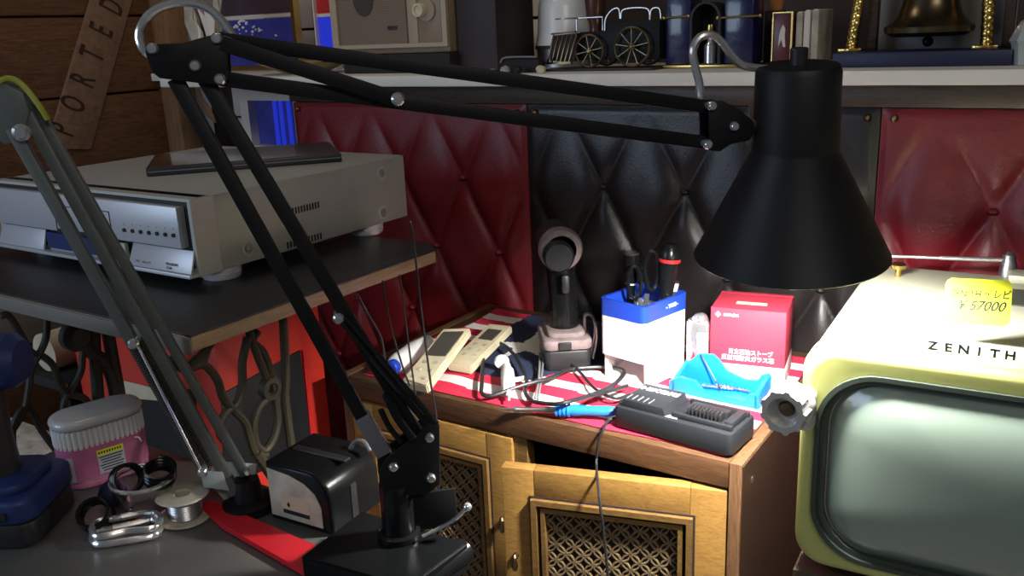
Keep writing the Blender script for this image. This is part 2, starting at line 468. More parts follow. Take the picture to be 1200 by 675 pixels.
def lattice_door(o, r, w, h, hinge_right):
    Mx = frame(o, r, UP)           # origin at lower left of the front, n towards us
    st = 0.046
    d = MB()
    d.box((st / 2, h / 2, -0.010), (st, h, 0.02), Mx, 0.0015)
    d.box((w - st / 2, h / 2, -0.010), (st, h, 0.02), Mx, 0.0015)
    d.box((w / 2, h - st / 2, -0.010), (w - 2 * st, st, 0.02), Mx, 0.0015)
    d.box((w / 2, st / 2, -0.010), (w - 2 * st, st, 0.02), Mx, 0.0015)
    door = d.build('door', 'oak', cab)
    mo = MB(); dk = MB()
    for k, (ins, wd, ht) in enumerate(((0.0, 0.008, 0.007), (0.013, 0.006, 0.004))):
        a = st - 0.004 + ins
        W, H = w - 2 * a, h - 2 * a
        mo.ring([(a, a), (w - a, a), (w - a, h - a), (a, h - a)], [(a + wd, a + wd), (w - a - wd, a + wd), (w - a - wd, h - a - wd), (a + wd, h - a - wd)], -0.012, ht, Mx)
    mo.build('molding', 'oak_trim', door)
    a = st - 0.007
    dk.ring([(a, a), (w - a, a), (w - a, h - a), (a, h - a)], [(a + 0.003, a + 0.003), (w - a - 0.003, a + 0.003), (w - a - 0.003, h - a - 0.003), (a + 0.003, h - a - 0.003)], -0.002, 0.001, Mx)
    dk.build('dark_line', 'dark_brown', door)
    # backing, dark
    MB().box((w / 2, h / 2, -0.016), (w - 2 * st + 0.004, h - 2 * st + 0.004, 0.003), Mx).build('backing', 'dark_brown', door)
    # interlaced circles
    la = MB(); a = st + 0.014; s = 0.0244; R = s * 0.5
    x0_, x1_, y0_, y1_ = a, w - a, a, h - a
    bm = bmesh.new(); seg = 24; wd = 0.0012
    ny = int((y1_ - y0_) / (s / 2)) ; nx = int((x1_ - x0_) / (s / 2))
    for j in range(0, ny + 1):
        for i in range(0, nx + 1):
            if (i + j) % 2: continue
            cx = x0_ + s / 2 * i * (x1_ - x0_) / (nx * s / 2); cy = y0_ + s / 2 * j
            rings = []
            for rr, z in ((R + wd, -0.010), (R + wd * .8, -0.0065), (R - wd * .8, -0.0065), (R - wd, -0.010)):
                rings.append([bm.verts.new((min(max(cx + rr * cos(2 * pi * k / seg), x0_), x1_), min(max(cy + rr * sin(2 * pi * k / seg), y0_), y1_), z)) for k in range(seg)])
            for A, B in zip(rings, rings[1:]):
                for k in range(seg): bm.faces.new((A[k], A[(k + 1) % seg], B[(k + 1) % seg], B[k]))
    bmesh.ops.dissolve_degenerate(bm, edges=bm.edges, dist=1e-6)
    bmesh.ops.recalc_face_normals(bm, faces=bm.faces)
    bm.transform(Mx)
    la.bm.free(); la.bm = bm
    la.build('lattice_panel', 'lattice', door, 80)
    hx = 0.017 if hinge_right else w - 0.017
    hd = MB()
    hd.cyl((hx, h * 0.79, 0), (hx, h * 0.79, 0.012), 0.004, Mx=Mx)
    hd.lathe([(0, 0), (0.003, 0.001), (0.005, 0.008), (0.003, 0.016), (0.0045, 0.022), (0.002, 0.026), (0, 0.027)], Mx @ Matrix.Translation((hx, h * 0.79 - 0.02, 0.010)) @ Matrix.Rotation(-pi / 2, 4, 'X'), 12)
    hd.build('door_handle', 'old_brass', door)


lattice_door((-0.985, 0.990, 0.07), (1, 0, 0), 0.315, 0.638, False)
hinge = V((-0.345, 0.992, 0.07))
ang = radians(15.5)
lw = 0.302
rdir = V((cos(ang), sin(ang), 0))
lattice_door(hinge - rdir * lw + V((0, -0.0, 0)), rdir, lw, 0.638, True)

# ================================================================== FLAG CLOTH
fl = MB(); bm = fl.bm; nx, ny = 150, 110
FX0, FX1, FY0, FY1 = -0.962, -0.348, 1.004, 1.395
g = []
for j in range(ny + 1):
    row = []
    for i in range(nx + 1):
        x = FX0 + (FX1 - FX0) * i / nx; y = FY0 + (FY1 - FY0) * j / ny
        fold = max(0, noise.noise(V((x * 11, y * 14, 0.7)))) * 0.010 * (1 if x < -0.62 else 0.25)
        row.append(bm.verts.new((x + 0.004 * sin(y * 30), y + 0.006 * noise.noise(V((x * 8, y * 3, 9))), 0.7505 + fold * min(1, j / 12))))
    g.append(row)
SW = 0.030


def flag_colour(x, y):
    v = (y - FY0) / SW; u = (x - FX0)
    xs = -0.60 - 0.10 * (y - 1.12) / 0.2
    if y > 1.105 + 0.02 * sin(x * 9) and x < -0.655 + 0.05 * sin(y * 16) and x > -0.885:
        # navy canton with a large white star
        cx, cy = -0.790, 1.235
        a = atan2(y - cy, x - cx); r = sqrt((x - cx) ** 2 + (y - cy) ** 2)
        k = (a + pi / 2 + 0.3) % (2 * pi / 5) - pi / 5
        rs = 0.060 * cos(2 * pi / 5) / cos(2 * pi / 5 - (pi / 5 - abs(k))) if True else 0
        if r < rs * 1.2: return 1
        return 2
    return 0 if int(v) % 2 == 0 else 1


for j in range(ny):
    for i in range(nx):
        f = bm.faces.new((g[j][i], g[j][i + 1], g[j + 1][i + 1], g[j + 1][i]))
        c = f.calc_center_median()
        f.material_index = flag_colour(c.x, c.y)
flag = fl.build('flag_cloth', mat('flag_red', (0.60, 0.018, 0.06), 0.8, bump=0.3, bscale=500), None, 80)
flag.data.materials.append(mat('flag_white', (0.78, 0.75, 0.72), 0.8, bump=0.3, bscale=500))
flag.data.materials.append(mat('flag_navy', (0.02, 0.03, 0.075), 0.8, bump=0.3, bscale=500))
so = flag.modifiers.new('thickness', 'SOLIDIFY'); so.thickness = 0.0008; so.offset = 1
tag(flag, 'red and white striped flag with navy corner lying flat on the cabinet', 'flag')
TOPZ = 0.752

# ================================================================== THINGS ON THE CABINET
# --- battery charger
o = V((-0.515, 1.012, TOPZ)); ex = V((0.995, -0.085, 0)).normalized()
Mx = frame(o, ex, (0.085, 0.995, 0))       # x along, y away, z up
ch = thing('battery_charger', 'black cordless tool battery charger at the front right corner of the cabinet top', 'charger', o + V((0.08, 0.04, 0)))
LC, WC = 0.172, 0.076
b = MB(); b.prism(rrect(LC, WC, 0.008, 4, LC / 2, WC / 2), 0.0015, 0.032, Mx, 0.003)
b.build('body', 'charcoal', ch)
b = MB()   # raised left deck, sloped
b.prism([(0.006, 0.030), (0.078, 0.030), (0.072, 0.043), (0.012, 0.043)], -0.070, -0.006, Mx @ Matrix.Rotation(pi / 2, 4, 'X'), 0.0015)
b.build('raised_deck', 'charcoal', ch)
b = MB()
for k in range(5): b.box((0.016 + 0.0085 * k, 0.017, 0.0434), (0.0016, 0.016, 0.0012), Mx)
b.build('vent_ribs', mat('rib_grey', (0.16, 0.17, 0.18), 0.4), ch)
b = MB()
b.box((0.126, 0.012, 0.035), (0.084, 0.006, 0.008), Mx, 0.0015); b.box((0.126, 0.064, 0.035), (0.084, 0.006, 0.008), Mx, 0.0015)
b.box((0.160, 0.038, 0.036), (0.012, 0.044, 0.010), Mx, 0.002)
b.build('slide_rail', 'charcoal', ch)
b = MB()
for k in range(9): b.box((0.100 + 0.0055 * k, 0.030, 0.038), (0.0026, 0.012, 0.012), Mx, 0.0006)
b.box((0.122, 0.046, 0.037), (0.054, 0.012, 0.010), Mx, 0.001)
b.build('terminal_block', 'black_plastic', ch)
b = MB(); b.prism([(0.074, 0.006), (0.094, 0.006), (0.084, 0.018)], 0.0318, 0.0326, Mx); b.build('arrow_mark', mat('arrow_grey', (0.4, 0.42, 0.44), 0.4), ch)
text('HiKOKI', 0.0150, Mx @ Matrix.Translation((0.043, 0.053, 0.0432)), 'white', ch, 'lettering', sx=1.15, bold=0.03)
b = MB()
for q in ((0.02, 0.012), (0.15, 0.012), (0.02, 0.064), (0.15, 0.064)): b.cyl((q[0], q[1], 0), (q[0], q[1], 0.003), 0.004, Mx=Mx, seg=10)
b.build('rubber_feet', 'black_matte', ch)

# --- glass chimney carton
P_fl, P_fr, P_br = V((-0.460, 1.227, 0)), V((-0.352, 1.246, 0)), V((-0.362, 1.339, 0))
ex = (P_fr - P_fl); wB = ex.length
Mx = frame(V((P_fl.x, P_fl.y, TOPZ)), ex, UP)      # x along front, y up, z towards us
hB, dB = 0.119, 0.095
bx = thing('carton', 'crimson and white cardboard carton standing behind the blue plastic rest', 'box', V((-0.41, 1.28, TOPZ)))
b = MB(); b.box((wB / 2, hB / 2, -dB / 2), (wB, hB, dB), Mx, 0.0012); b.build('box_body', 'red_box', bx)
b = MB(); b.box((wB / 2, 0.0165, -dB / 2), (wB + 0.0006, 0.033, dB + 0.0006), Mx, 0.001); b.build('white_band', 'white', bx)
b = MB(); b.box((wB * 0.5, hB + 0.0002, -dB * 0.36), (0.045, 0.0006, 0.012), Mx); b.build('paper_label', 'cream', bx)
b = MB(); b.box((wB / 2, hB + 0.0003, -dB + 0.012), (wB, 0.0005, 0.0008), Mx); b.box((wB/2, hB + 0.0004, -0.0008), (wB, 0.0008, 0.0016), Mx); b.build('lid_edge', 'red_box', bx)
b = MB()
b.lathe([(0, 0), (0.0033, 0), (0.0033, 0.0006), (0, 0.0006)], Mx @ Matrix.Translation((0.011, hB - 0.0095, 0.0002)), 16)
for a in range(4): b.box((0.011 + 0.0036 * cos(a * pi / 2), hB - 0.0095 + 0.0036 * sin(a * pi / 2), 0.0005), (0.0014, 0.0014, 0.0006), Mx)
b.build('emblem', 'white', bx)
text('HITACHI', 0.0062, Mx @ Matrix.Translation((0.030, hB - 0.0098, 0.0003)), 'white', bx, sx=0.9, bold=0.018)
text('日立石油ストーブ', 0.0088, Mx @ Matrix.Translation((0.060, 0.0525, 0.0003)), 'white', bx, sx=0.93, bold=0.018)
text('反射用耐炎ガラス芯', 0.0088, Mx @ Matrix.Translation((0.056, 0.0425, 0.0003)), 'white', bx, sx=0.98, bold=0.018)

# --- lighter fluid can
tin = thing('metal_can', 'shiny silver rectangular can with a white label left of the red carton', 'can', V((-0.492, 1.262, TOPZ)))
Mx = frame(V((-0.4835, 1.246, TOPZ)), (0.99, 0.14, 0), (-0.14, 0.99, 0))
b = MB(); b.prism(rrect(0.040, 0.026, 0.011, 6), 0, 0.088, Mx, 0.001); b.build('can_body', 'chrome', tin)
b = MB(); b.prism(rrect(0.036, 0.022, 0.010, 6), 0.088, 0.091, Mx, 0.001)
b.lathe([(0.013, 0.090), (0.0125, 0.094), (0.009, 0.099), (0.004, 0.101), (0, 0.101)], Mx, 18); b.build('can_top', 'chrome', tin)
b = MB(); b.box((0.007, -0.0133, 0.045), (0.016, 0.0008, 0.058), Mx); b.build('paper_label', 'white', tin)
b = MB(); b.prism([(-0.010, 0.024), (-0.005, 0.026), (-0.004, 0.034), (-0.007, 0.044), (-0.008, 0.036), (-0.011, 0.032)], 0.0132, 0.0138, Mx @ Matrix.Rotation(pi / 2, 4, 'X')); b.build('flame_mark', 'red', tin)

# --- white and blue desk caddy
F0 = V((-0.533, 1.150, 0)); eL = V((-0.974, 0.225, 0)).normalized(); eR = V((0.225, 0.974, 0)).normalized()
wl, wr, hh = 0.086, 0.108, 0.130
Mx = frame(V((F0.x, F0.y, TOPZ)), -eL, eR)    # x to the right along -eL (so body at x<0), y away, z up
cad = thing('tool_caddy', 'white desk caddy with a blue rim holding tools beside the silver can', 'caddy', V((F0.x - 0.02, F0.y + 0.07, TOPZ)))
oc = rrect(wl, wr, 0.008, 4, -wl / 2, wr / 2); ic = rrect(wl - 0.006, wr - 0.006, 0.006, 4, -wl / 2, wr / 2)
b = MB()
b.ring(oc, ic, 0.040, 0.106, Mx); b.prism(ic, 0.040, 0.044, Mx)
b.build('upper_bin', 'white_gloss', cad)
b = MB()
b.box((-0.003, wr / 2, 0.021), (0.005, wr - 0.012, 0.042), Mx, 0.001)
b.box((-wl + 0.006, wr / 2, 0.021), (0.005, wr - 0.012, 0.042), Mx, 0.001)
b.box((-wl / 2, wr - 0.008, 0.021), (wl - 0.008, 0.005, 0.042), Mx, 0.001)
b.box((-wl / 2, wr / 2, 0.002), (wl - 0.008, wr - 0.012, 0.004), Mx, 0.001)
b.prism([(0.010, 0.003), (0.090, 0.003), (0.090, 0.030)], -wl + 0.008, -0.005, Mx @ Matrix(((0, 0, 1, 0), (1, 0, 0, 0), (0, 1, 0, 0), (0, 0, 0, 1))))
b.build('lower_tray', 'white_gloss', cad)
b = MB()
oc2 = rrect(wl + 0.002, wr + 0.002, 0.010, 5, -wl / 2, wr / 2); ic2 = rrect(wl - 0.010, wr - 0.010, 0.006, 5, -wl / 2, wr / 2)
b.ring(oc2, ic2, 0.104, hh, Mx)
b.build('rim', 'blue', cad)
text('- YOEI -', 0.008, Mx @ frame((0.0015, wr * 0.62, 0.118), (0, 1, 0), (0, 0, 1)), 'white', cad, sx=1.1, bold=0.03)


def cpos(u, v): return Mx @ V((-wl * u, wr * v, 0.046))


def lean(p, top, prof_list, name, label, cat):
    """turned handle standing in the caddy: prof_list = [(part, material, [(r, t)])] with t in metres along the axis"""
    p = V(p); top = V(top); q = (top - p).to_track_quat('Z', 'Y').to_matrix().to_4x4(); q.translation = p
    t = thing(name, label, cat, p)
    for part, m, prof in prof_list: MB().lathe(prof, q, 18).build(part, m, t)
    return t, q


caddyM = Mx.copy()
lean(cpos(0.22, 0.62), cpos(0.13, 0.74) + V((0, 0, 0.165)),
     [('blade', 'steel', [(0, 0.0), (0.003, 0.0), (0.003, 0.06), (0, 0.06)]),
      ('grip', 'black_gloss', [(0, 0.058), (0.006, 0.058), (0.0095, 0.07), (0.0105, 0.085), (0.0155, 0.125), (0.0165, 0.142), (0.0155, 0.154), (0.010, 0.164), (0, 0.167)]),
      ('red_band', 'red', [(0.0158, 0.136), (0.0169, 0.137), (0.0169, 0.1415), (0.0158, 0.1425)])],
     'screwdriver', 'fat black screwdriver grip with a red band standing in the blue rimmed caddy', 'screwdriver')
lean(cpos(0.86, 0.55), cpos(0.87, 0.60) + V((0, 0, 0.145)),
     [('barrel', 'black_gloss', [(0, 0), (0.006, 0.0), (0.0065, 0.09), (0.0085, 0.095), (0.0115, 0.112), (0.0125, 0.128), (0.0122, 0.140), (0, 0.141)]),
      ('cap_ring', 'dark_brown', [(0.0105, 0.1405), (0.0118, 0.1405), (0.0118, 0.1445), (0.0105, 0.1445)]),
      ('print', 'white', [(0.0079, 0.0925), (0.0092, 0.0955)])],
     'marker_pen', 'short stubby black marker at the left end of the blue rimmed caddy', 'pen')
# scissors: two oval loops and crossing shanks
sc = thing('scissors', 'black handled scissors standing loops up in the middle of the caddy', 'scissors', cpos(0.52, 0.5))
c0 = cpos(0.5, 0.5)
for dx, tz, mm in ((-0.014, 0.104, 1.0), (0.012, 0.122, 1.25)):
    cc = c0 + V((0.78, 0.5, 0)).normalized() * dx + V((0, 0, tz))
    pts = [cc + V((0.78, 0.5, 0)).normalized() * (0.010 * cos(a)) + V((0, 0, 0.025 * mm * sin(a))) for a in [2 * pi * k / 14 for k in range(14)]]
    MB().tube(pts, 0.0032, 8, 2, True).build('finger_loop', 'black_gloss', sc)
MB().bar(c0 + V((-0.008, -0.003, 0.0)), c0 + V((0.004, 0.004, 0.085)), 0.008, 0.003, (0.78, 0.5, 0)).bar(c0 + V((0.008, 0.003, 0.0)), c0 + V((-0.006, -0.002, 0.078)), 0.008, 0.003, (0.78, 0.5, 0)).build('blades', 'charcoal', sc)
lean(cpos(0.20, 0.60), cpos(0.06, 0.80) + V((0, 0, 0.12)),
     [('barrel', 'black_plastic', [(0, 0), (0.005, 0), (0.006, 0.080), (0.0068, 0.108), (0.0055, 0.1085), (0, 0.106)]),
      ('white_stripe', 'white', [(0.0064, 0.092), (0.0067, 0.0925), (0.0070, 0.104), (0.0067, 0.1045)])],
     'craft_knife', 'small black and white handle at the right end of the caddy', 'knife')

# --- blue plastic rest with drill bits
A = pz(783, 459, TOPZ); Bp = pz(888, 481, TOPZ); ex = (Bp - A); L = ex.length
Mx = frame(A + V((0.0, 0.002, 0)), ex, UP)
rest = thing('plastic_rest', 'bright blue plastic rest with raised ends behind the black charger', 'tool rest', A + ex / 2)
prof = [(0, 0), (L, 0), (L, 0.034), (L * .97, 0.038), (L * .90, 0.034), (L * .86, 0.024), (L * .72, 0.022), (L * .52, 0.030), (L * .42, 0.046), (L * .36, 0.052), (L * .2, 0.050), (L * .04, 0.030)]
MB().prism(prof, -0.052, -0.045, Mx, 0.0015).build('back_wall', 'cyan', rest)
MB().prism([(0, 0), (L, 0), (L, 0.022), (L * .9, 0.020), (L * .85, 0.009), (L * .4, 0.009), (L * .30, 0.024), (L * .12, 0.026), (0, 0.016)], -0.008, 0, Mx, 0.0015).build('front_wall', 'cyan', rest)
MB().box((L / 2, 0.003, -0.026), (L, 0.006, 0.05), Mx, 0.001).build('tray_floor', 'cyan', rest)
MB().prism([(0, 0), (0.050, 0), (0.050, 0.034), (0.0, 0.018)], 0, 0.006, Mx @ frame((0.004, 0, 0), (0, 0, -1), (0, 1, 0)), 0.001).build('end_wall', 'cyan', rest)
MB().prism([(0, 0), (0.050, 0), (0.050, 0.036), (0.0, 0.022)], -0.006, 0, Mx @ frame((L - 0.001, 0, 0), (0, 0, -1), (0, 1, 0)), 0.001).build('end_wall', 'cyan', rest)
for k, (x0, z0, x1, z1) in enumerate(((0.045, -0.018, 0.088, -0.03), (0.062, -0.03, 0.112, -0.034))):
    b = MB(); a_, c_ = Mx @ V((x0, 0.0095 + 0.003, z0)), Mx @ V((x1, 0.0095 + 0.001, z1))
    b.tube([a_, c_], 0.0015, 8, 0); b.spring(a_, c_, 0.0022, 0.0009, 9)
    tag(b.build('drill_bit', 'steel'), ('thin twisted steel drill bit nearer the front in the blue rest', 'thin twisted steel drill bit farther back in the blue rest')[k], 'drill bit', 'drill bits in the blue rest')
b = MB(); b.tube([Mx @ V((0.030, 0.0485, -0.0445)), Mx @ V((0.034, 0.047, -0.042)), Mx @ V((0.05, 0.030, -0.036)), Mx @ V((0.064, 0.0145, -0.03)), Mx @ V((0.074, 0.012, -0.016))], 0.0011, 6)
tag(b.build('wire_scrap', 'black_plastic'), 'thin dark bent wire lying across the blue plastic rest', 'wire')

# --- soldering iron
tip, b0, b1, h1 = pz(585, 481, 0.757), pz(602, 479.5, 0.760), pz(652, 479, 0.763), pz(723, 482, 0.766)
si = thing('soldering_iron', 'soldering iron with bright blue handle along the front edge of the flag', 'soldering iron', V(b1) - V((0, 0, 0.012)))
ax = (h1 - b1).normalized()
q = (h1 - b0).to_track_quat('Z', 'Y').to_matrix().to_4x4(); q.translation = b0
Lb = (b1 - b0).length; Lh = (h1 - b0).length
b = MB(); b.lathe([(0, -0.020), (0.0012, -0.019), (0.002, -0.008), (0.002, 0.002), (0, 0.002)], q, 12); b.build('tip', 'steel', si)
b = MB(); b.lathe([(0, 0), (0.0042, 0), (0.0045, 0.004), (0.0036, 0.006), (0.0036, Lb * .7), (0.0048, Lb * .72), (0.0048, Lb), (0, Lb)], q, 16); b.build('barrel', 'steel', si)
b = MB(); pr = [(0, Lb - 0.002)]
for k in range(4):
    z = Lb + 0.0035 * k * 1.6; pr += [(0.0095, z), (0.0095, z + 0.003), (0.0075, z + 0.0032), (0.0075, z + 0.0054)]
pr += [(0.0085, Lb + 0.026), (0.007, Lb + 0.045), (0.0075, Lh - 0.012), (0.0065, Lh - 0.004), (0.004, Lh), (0, Lh)]
b.lathe(pr, q, 20); b.build('handle', 'tool_blue', si)
b = MB()
for k in range(3): b.box((0.0066, 0.0, Lb + 0.036 + 0.011 * k), (0.0024, 0.004, 0.007), q @ Matrix.Rotation(radians(-60), 4, 'Z'), 0.0004)
b.build('print', 'white', si)
cpts = [h1 - ax * 0.004, pz(727, 484, .764), pz(722, 489, .762), pz(713, 493, .760), pY(707, 503, .988), pY(701, 520, .984), pY(699, 545, .980), pY(702, 580, .900), pY(708, 630, .898), pY(712, 672, .896), pY(716, 730, .895)]
MB().tube(cpts, 0.0019, 8).build('cord', 'black_plastic', si)

# --- thick black power cord of the charger, looped over the flag
path = [(735, 452), (715, 458), (700, 462), (668, 470), (652, 473.5), (636, 472.5), (622, 469), (615, 458), (617, 446), (608, 424), (594, 407), (578, 400), (568, 409), (566, 424), (564.5, 451), (565, 461), (577, 463.5), (613, 451), (645, 443), (667, 433), (692, 430.5), (716, 430.5), (731, 435), (727, 444), (715, 453), (695, 462), (675, 468)]
zs = [.768, .772, .774, .782, .778, .766, .762, .762, .763, .765, .766, .766, .765, .763, .762, .762, .762, .770, .770, .764, .762, .762, .764, .766, .773, .776, .770]
MB_ = MB().tube([pz(x, y, z) for (x, y), z in zip(path, zs)], 0.0031, 8)
tag(MB_.build('power_cord', 'black_plastic'), 'thick black power cord looped loosely across the striped flag', 'cord')
b = MB(); b.tube([pz(x, y, z) for x, y, z in ((651, 416, .764), (664, 424, .764), (676, 432, .764), (688, 446, .764), (698, 456, .766), (712, 464, .766), (724, 467, .764), (738, 462, .764))], 0.0024, 8)
tag(b.build('thin_cord', 'black_plastic'), 'thinner grey black cord running from under the driver to the charger', 'cord')
b = MB(); b.tube([pz(636.5, 414, .765), pz(635.5, 434, .764), pz(633, 452, .766), pz(630, 468, .766)], 0.0018, 6); b.tube([pz(632.5, 414, .765), pz(632, 434, .764), pz(630, 452, .766), pz(627, 467, .766)], 0.0018, 6)
tag(b.build('twin_lead', 'grey'), 'short grey twin lead coming straight forward from the driver battery', 'lead')

# --- small white plug bottle
wb = thing('glue_bottle', 'small white plastic bottle with round cap and nozzle lying on the flag', 'bottle', pz(594, 445, TOPZ))
a0, a1 = pz(594, 428, .766), pz(596, 458, .764)
q = (a1 - a0).to_track_quat('Z', 'Y').to_matrix().to_4x4(); q.translation = a0; Lq = (a1 - a0).length
b = MB(); b.lathe([(0, 0), (0.006, 0), (0.0072, 0.02), (0.0105, 0.028), (0.0108, Lq - 0.006), (0.008, Lq), (0, Lq)], q, 18); b.build('bottle_body', 'white', wb)
b = MB(); b.lathe([(0, Lq), (0.0045, Lq), (0.0045, Lq + 0.016), (0.0022, Lq + 0.018), (0.0016, Lq + 0.032), (0, Lq + 0.032)], q, 12); b.build('nozzle', 'white', wb)
cc = pz(588, 424, .770)
b = MB(); b.lathe([(0, -0.004), (0.0115, -0.004), (0.0125, 0), (0.011, 0.004), (0, 0.004)], frame(cc, (0.8, 0.55, 0), (0.2, -0.2, 0.9)), 20); b.build('round_cap', 'white', wb)
b = MB(); b.tube([pz(597, 444, .764), pz(605, 445, .763), pz(614, 443, .762)], lambda t: 0.0045 - 0.001 * t, 10, 3); b.build('side_arm', 'white', wb)

# --- remotes
def remote(c, th, name, label, lcd, nb):
    t = thing(name, label, 'remote', (V(c[0]) + V(c[2])) / 2 - V((0, 0, 0.02)), 'remote controls on the cabinet')
    c = [V(p) for p in c]
    MB().slab(c, th).build('case', 'cream', t)
    n = (c[1] - c[0]).cross(c[3] - c[0]).normalized()
    if n.z < 0: n = -n
    def at(u, v): return (c[0] * (1 - u) + c[1] * u) * (1 - v) + (c[3] * (1 - u) + c[2] * u) * v
    u0, u1, v0, v1 = lcd
    MB().slab([at(u0, v0) + n * .0012, at(u1, v0) + n * .0012, at(u1, v1) + n * .0012, at(u0, v1) + n * .0012], 0.003).build('display', 'lcd', t)
    for k in range(nb):
        u = 0.3 + 0.42 * (k % 2); v = v0 - 0.12 - 0.13 * (k // 2)
        MB().slab([at(u - .09, v - .02) + n * .0014, at(u + .09, v - .02) + n * .0014, at(u + .09, v + .022) + n * .0014, at(u - .09, v + .022) + n * .0014], 0.003).build('button', 'cream_dirty', t)
    return t


remote([pz(470, 446, .772), pz(500, 452, .772), pz(551, 384, .812), pz(519, 385, .812)], 0.016, 'remote_control',
       'cream remote with a large dark display lying nearest the left end of the cabinet', (0.12, 0.88, 0.48, 0.93), 6)
remote([pz(524, 425, .770), pz(552, 430, .770), pz(600, 382, .778), pz(573, 379, .778)], 0.014, 'remote_control',
       'cream remote with a small grey display lying to the right of the other remote', (0.2, 0.8, 0.6, 0.86), 6)
# --- white tube with blue cap
a0, a1 = pz(458, 432, .772), pz(502, 399, .775)
q = (a1 - a0).to_track_quat('Z', 'Y').to_matrix().to_4x4(); q.translation = a0; Lq = (a1 - a0).length
tb = thing('glue_tube', 'white tube with a blue cap end lying behind the left remote', 'tube', a0 - V((0, 0, 0.018)))
b = MB(); b.lathe([(0, 0.012), (0.013, 0.012), (0.0165, 0.02), (0.0165, Lq * .6), (0.010, Lq), (0, Lq)], q, 20); b.build('tube_body', 'white', tb)
b = MB(); b.lathe([(0, 0), (0.010, 0), (0.012, 0.003), (0.012, 0.013), (0, 0.013)], q, 20); b.build('cap', 'blue', tb)

# --- cordless driver standing upright
DB = V((-0.702, 1.205, TOPZ)); fx = V((0.80, 0.60, 0)).normalized(); fy = V((-0.60, 0.80, 0)).normalized()
Mx = frame(DB, fx, fy)
dr = thing('cordless_driver', 'dusty black cordless driver standing upright on its battery on the cabinet', 'power tool', DB)
b = MB(); b.prism(rrect(0.074, 0.105, 0.010, 5), 0.001, 0.036, Mx, 0.004); b.build('battery', 'black_plastic', dr)
b = MB(); b.prism(rrect(0.080, 0.108, 0.014, 5), 0.036, 0.054, Mx, 0.005)
b.prism(rrect(0.062, 0.085, 0.016, 5), 0.050, 0.063, Mx, 0.006); b.build('foot', 'pinkgrey', dr)
b = MB(); b.box((-0.005, -0.055, 0.045), (0.020, 0.006, 0.012), Mx, 0.001); b.build('latch', 'black_plastic', dr)
b = MB(); b.tube([Mx @ V((0.0, 0.0, 0.056)), Mx @ V((0.0, -0.004, 0.09)), Mx @ V((-0.001, -0.002, 0.125)), Mx @ V((-0.003, 0.004, 0.174))], lambda t: 0.0255 - 0.003 * sin(pi * t), 18, 6); b.build('handle', 'black_gloss', dr)
hq = Mx @ frame((-0.004, 0.055, 0.194), (1, 0, 0), (0, 0, 1))      # axis z points to us (-y)
b = MB(); b.lathe([(0, -0.03), (0.026, -0.028), (0.0305, -0.02), (0.0305, 0.055), (0.028, 0.062)], hq, 26); b.build('motor_housing', 'black_plastic', dr)
b = MB(); b.lathe([(0.029, 0.058), (0.0345, 0.060), (0.0355, 0.072), (0.032, 0.082), (0.024, 0.084)], hq, 26)
b.build('collar', 'pinkgrey', dr)
b = MB(); b.lathe([(0.0245, 0.082), (0.0245, 0.098), (0.021, 0.104), (0, 0.104)], hq @ Matrix.Translation((-0.006, -0.006, 0)), 24); b.build('nose', 'charcoal', dr)
b = MB(); b.box((0.0, -0.034, 0.142), (0.013, 0.016, 0.030), Mx, 0.004); b.build('trigger', 'black_plastic', dr)
b = MB()
for o_ in (0.0, 0.009):
    b.tube([Mx @ V((0.040 + o_ * .3, -0.02 - o_, 0.012)), Mx @ V((0.046 + o_ * .3, -0.02 - o_, 0.040)), Mx @ V((0.048, -0.024 - o_, 0.068)), Mx @ V((0.042, -0.012 - o_, 0.083)), Mx @ V((0.033, -0.005 - o_, 0.078)), Mx @ V((0.034, -0.004 - o_, 0.050))], 0.0024, 8)
b.build('belt_hook', 'steel', dr)

# ================================================================== OLD TELEVISION
TO = V((-0.238, 0.912, 0.690)); tr = V((0.9985, 0.0523, 0))
TW, TH, TD = 0.40, 0.262, 0.36
MT = frame(TO, tr, UP)          # x right, y up, z towards us
tv = thing('television', 'vintage olive green portable television with a greenish screen under the black lamp', 'television', MT @ V((TW / 2, 0, -TD / 2)))
body = rrect(TW, TH, 0.034, 8, TW / 2, TH / 2)
b = MB(); b.prism(body, -TD, -0.004, MT, 0.012, 3); b.build('cabinet_shell', 'tv_top', tv)
SWd, SHt = 0.345, 0.214
scx, scy = 0.020 + SWd / 2, 0.020 + SHt / 2


def sq(w, h, r, n=10): return rrect(w, h, r, n, scx, scy)


def off(d, z): return [(p[0], p[1], z) for p in rrect(TW - 2 * d, TH - 2 * d, 0.034 - d * .6, 10, TW / 2, TH / 2)]
b = MB(); b.skin([off(-0.0015, -0.030), off(-0.0015, -0.010), off(0.0005, -0.003), off(0.004, 0.0025), off(0.009, 0.005), off(0.0125, 0.0052), [(p[0], p[1], 0.003) for p in sq(SWd, SHt, 0.060)], [(p[0], p[1], -0.006) for p in sq(SWd, SHt, 0.060)]], MT)
b.build('front_bezel', 'tv_green', tv)
b = MB(); b.ring(sq(SWd + 0.006, SHt + 0.006, 0.062), sq(SWd - 0.004, SHt - 0.004, 0.058), 0.002, 0.008, MT); b.build('screen_trim', 'tv_rubber', tv)
b = MB(); b.ring(sq(SWd, SHt, 0.060), sq(SWd - 0.018, SHt - 0.014, 0.054), -0.008, 0.004, MT); b.build('screen_mask', 'tv_rubber', tv)
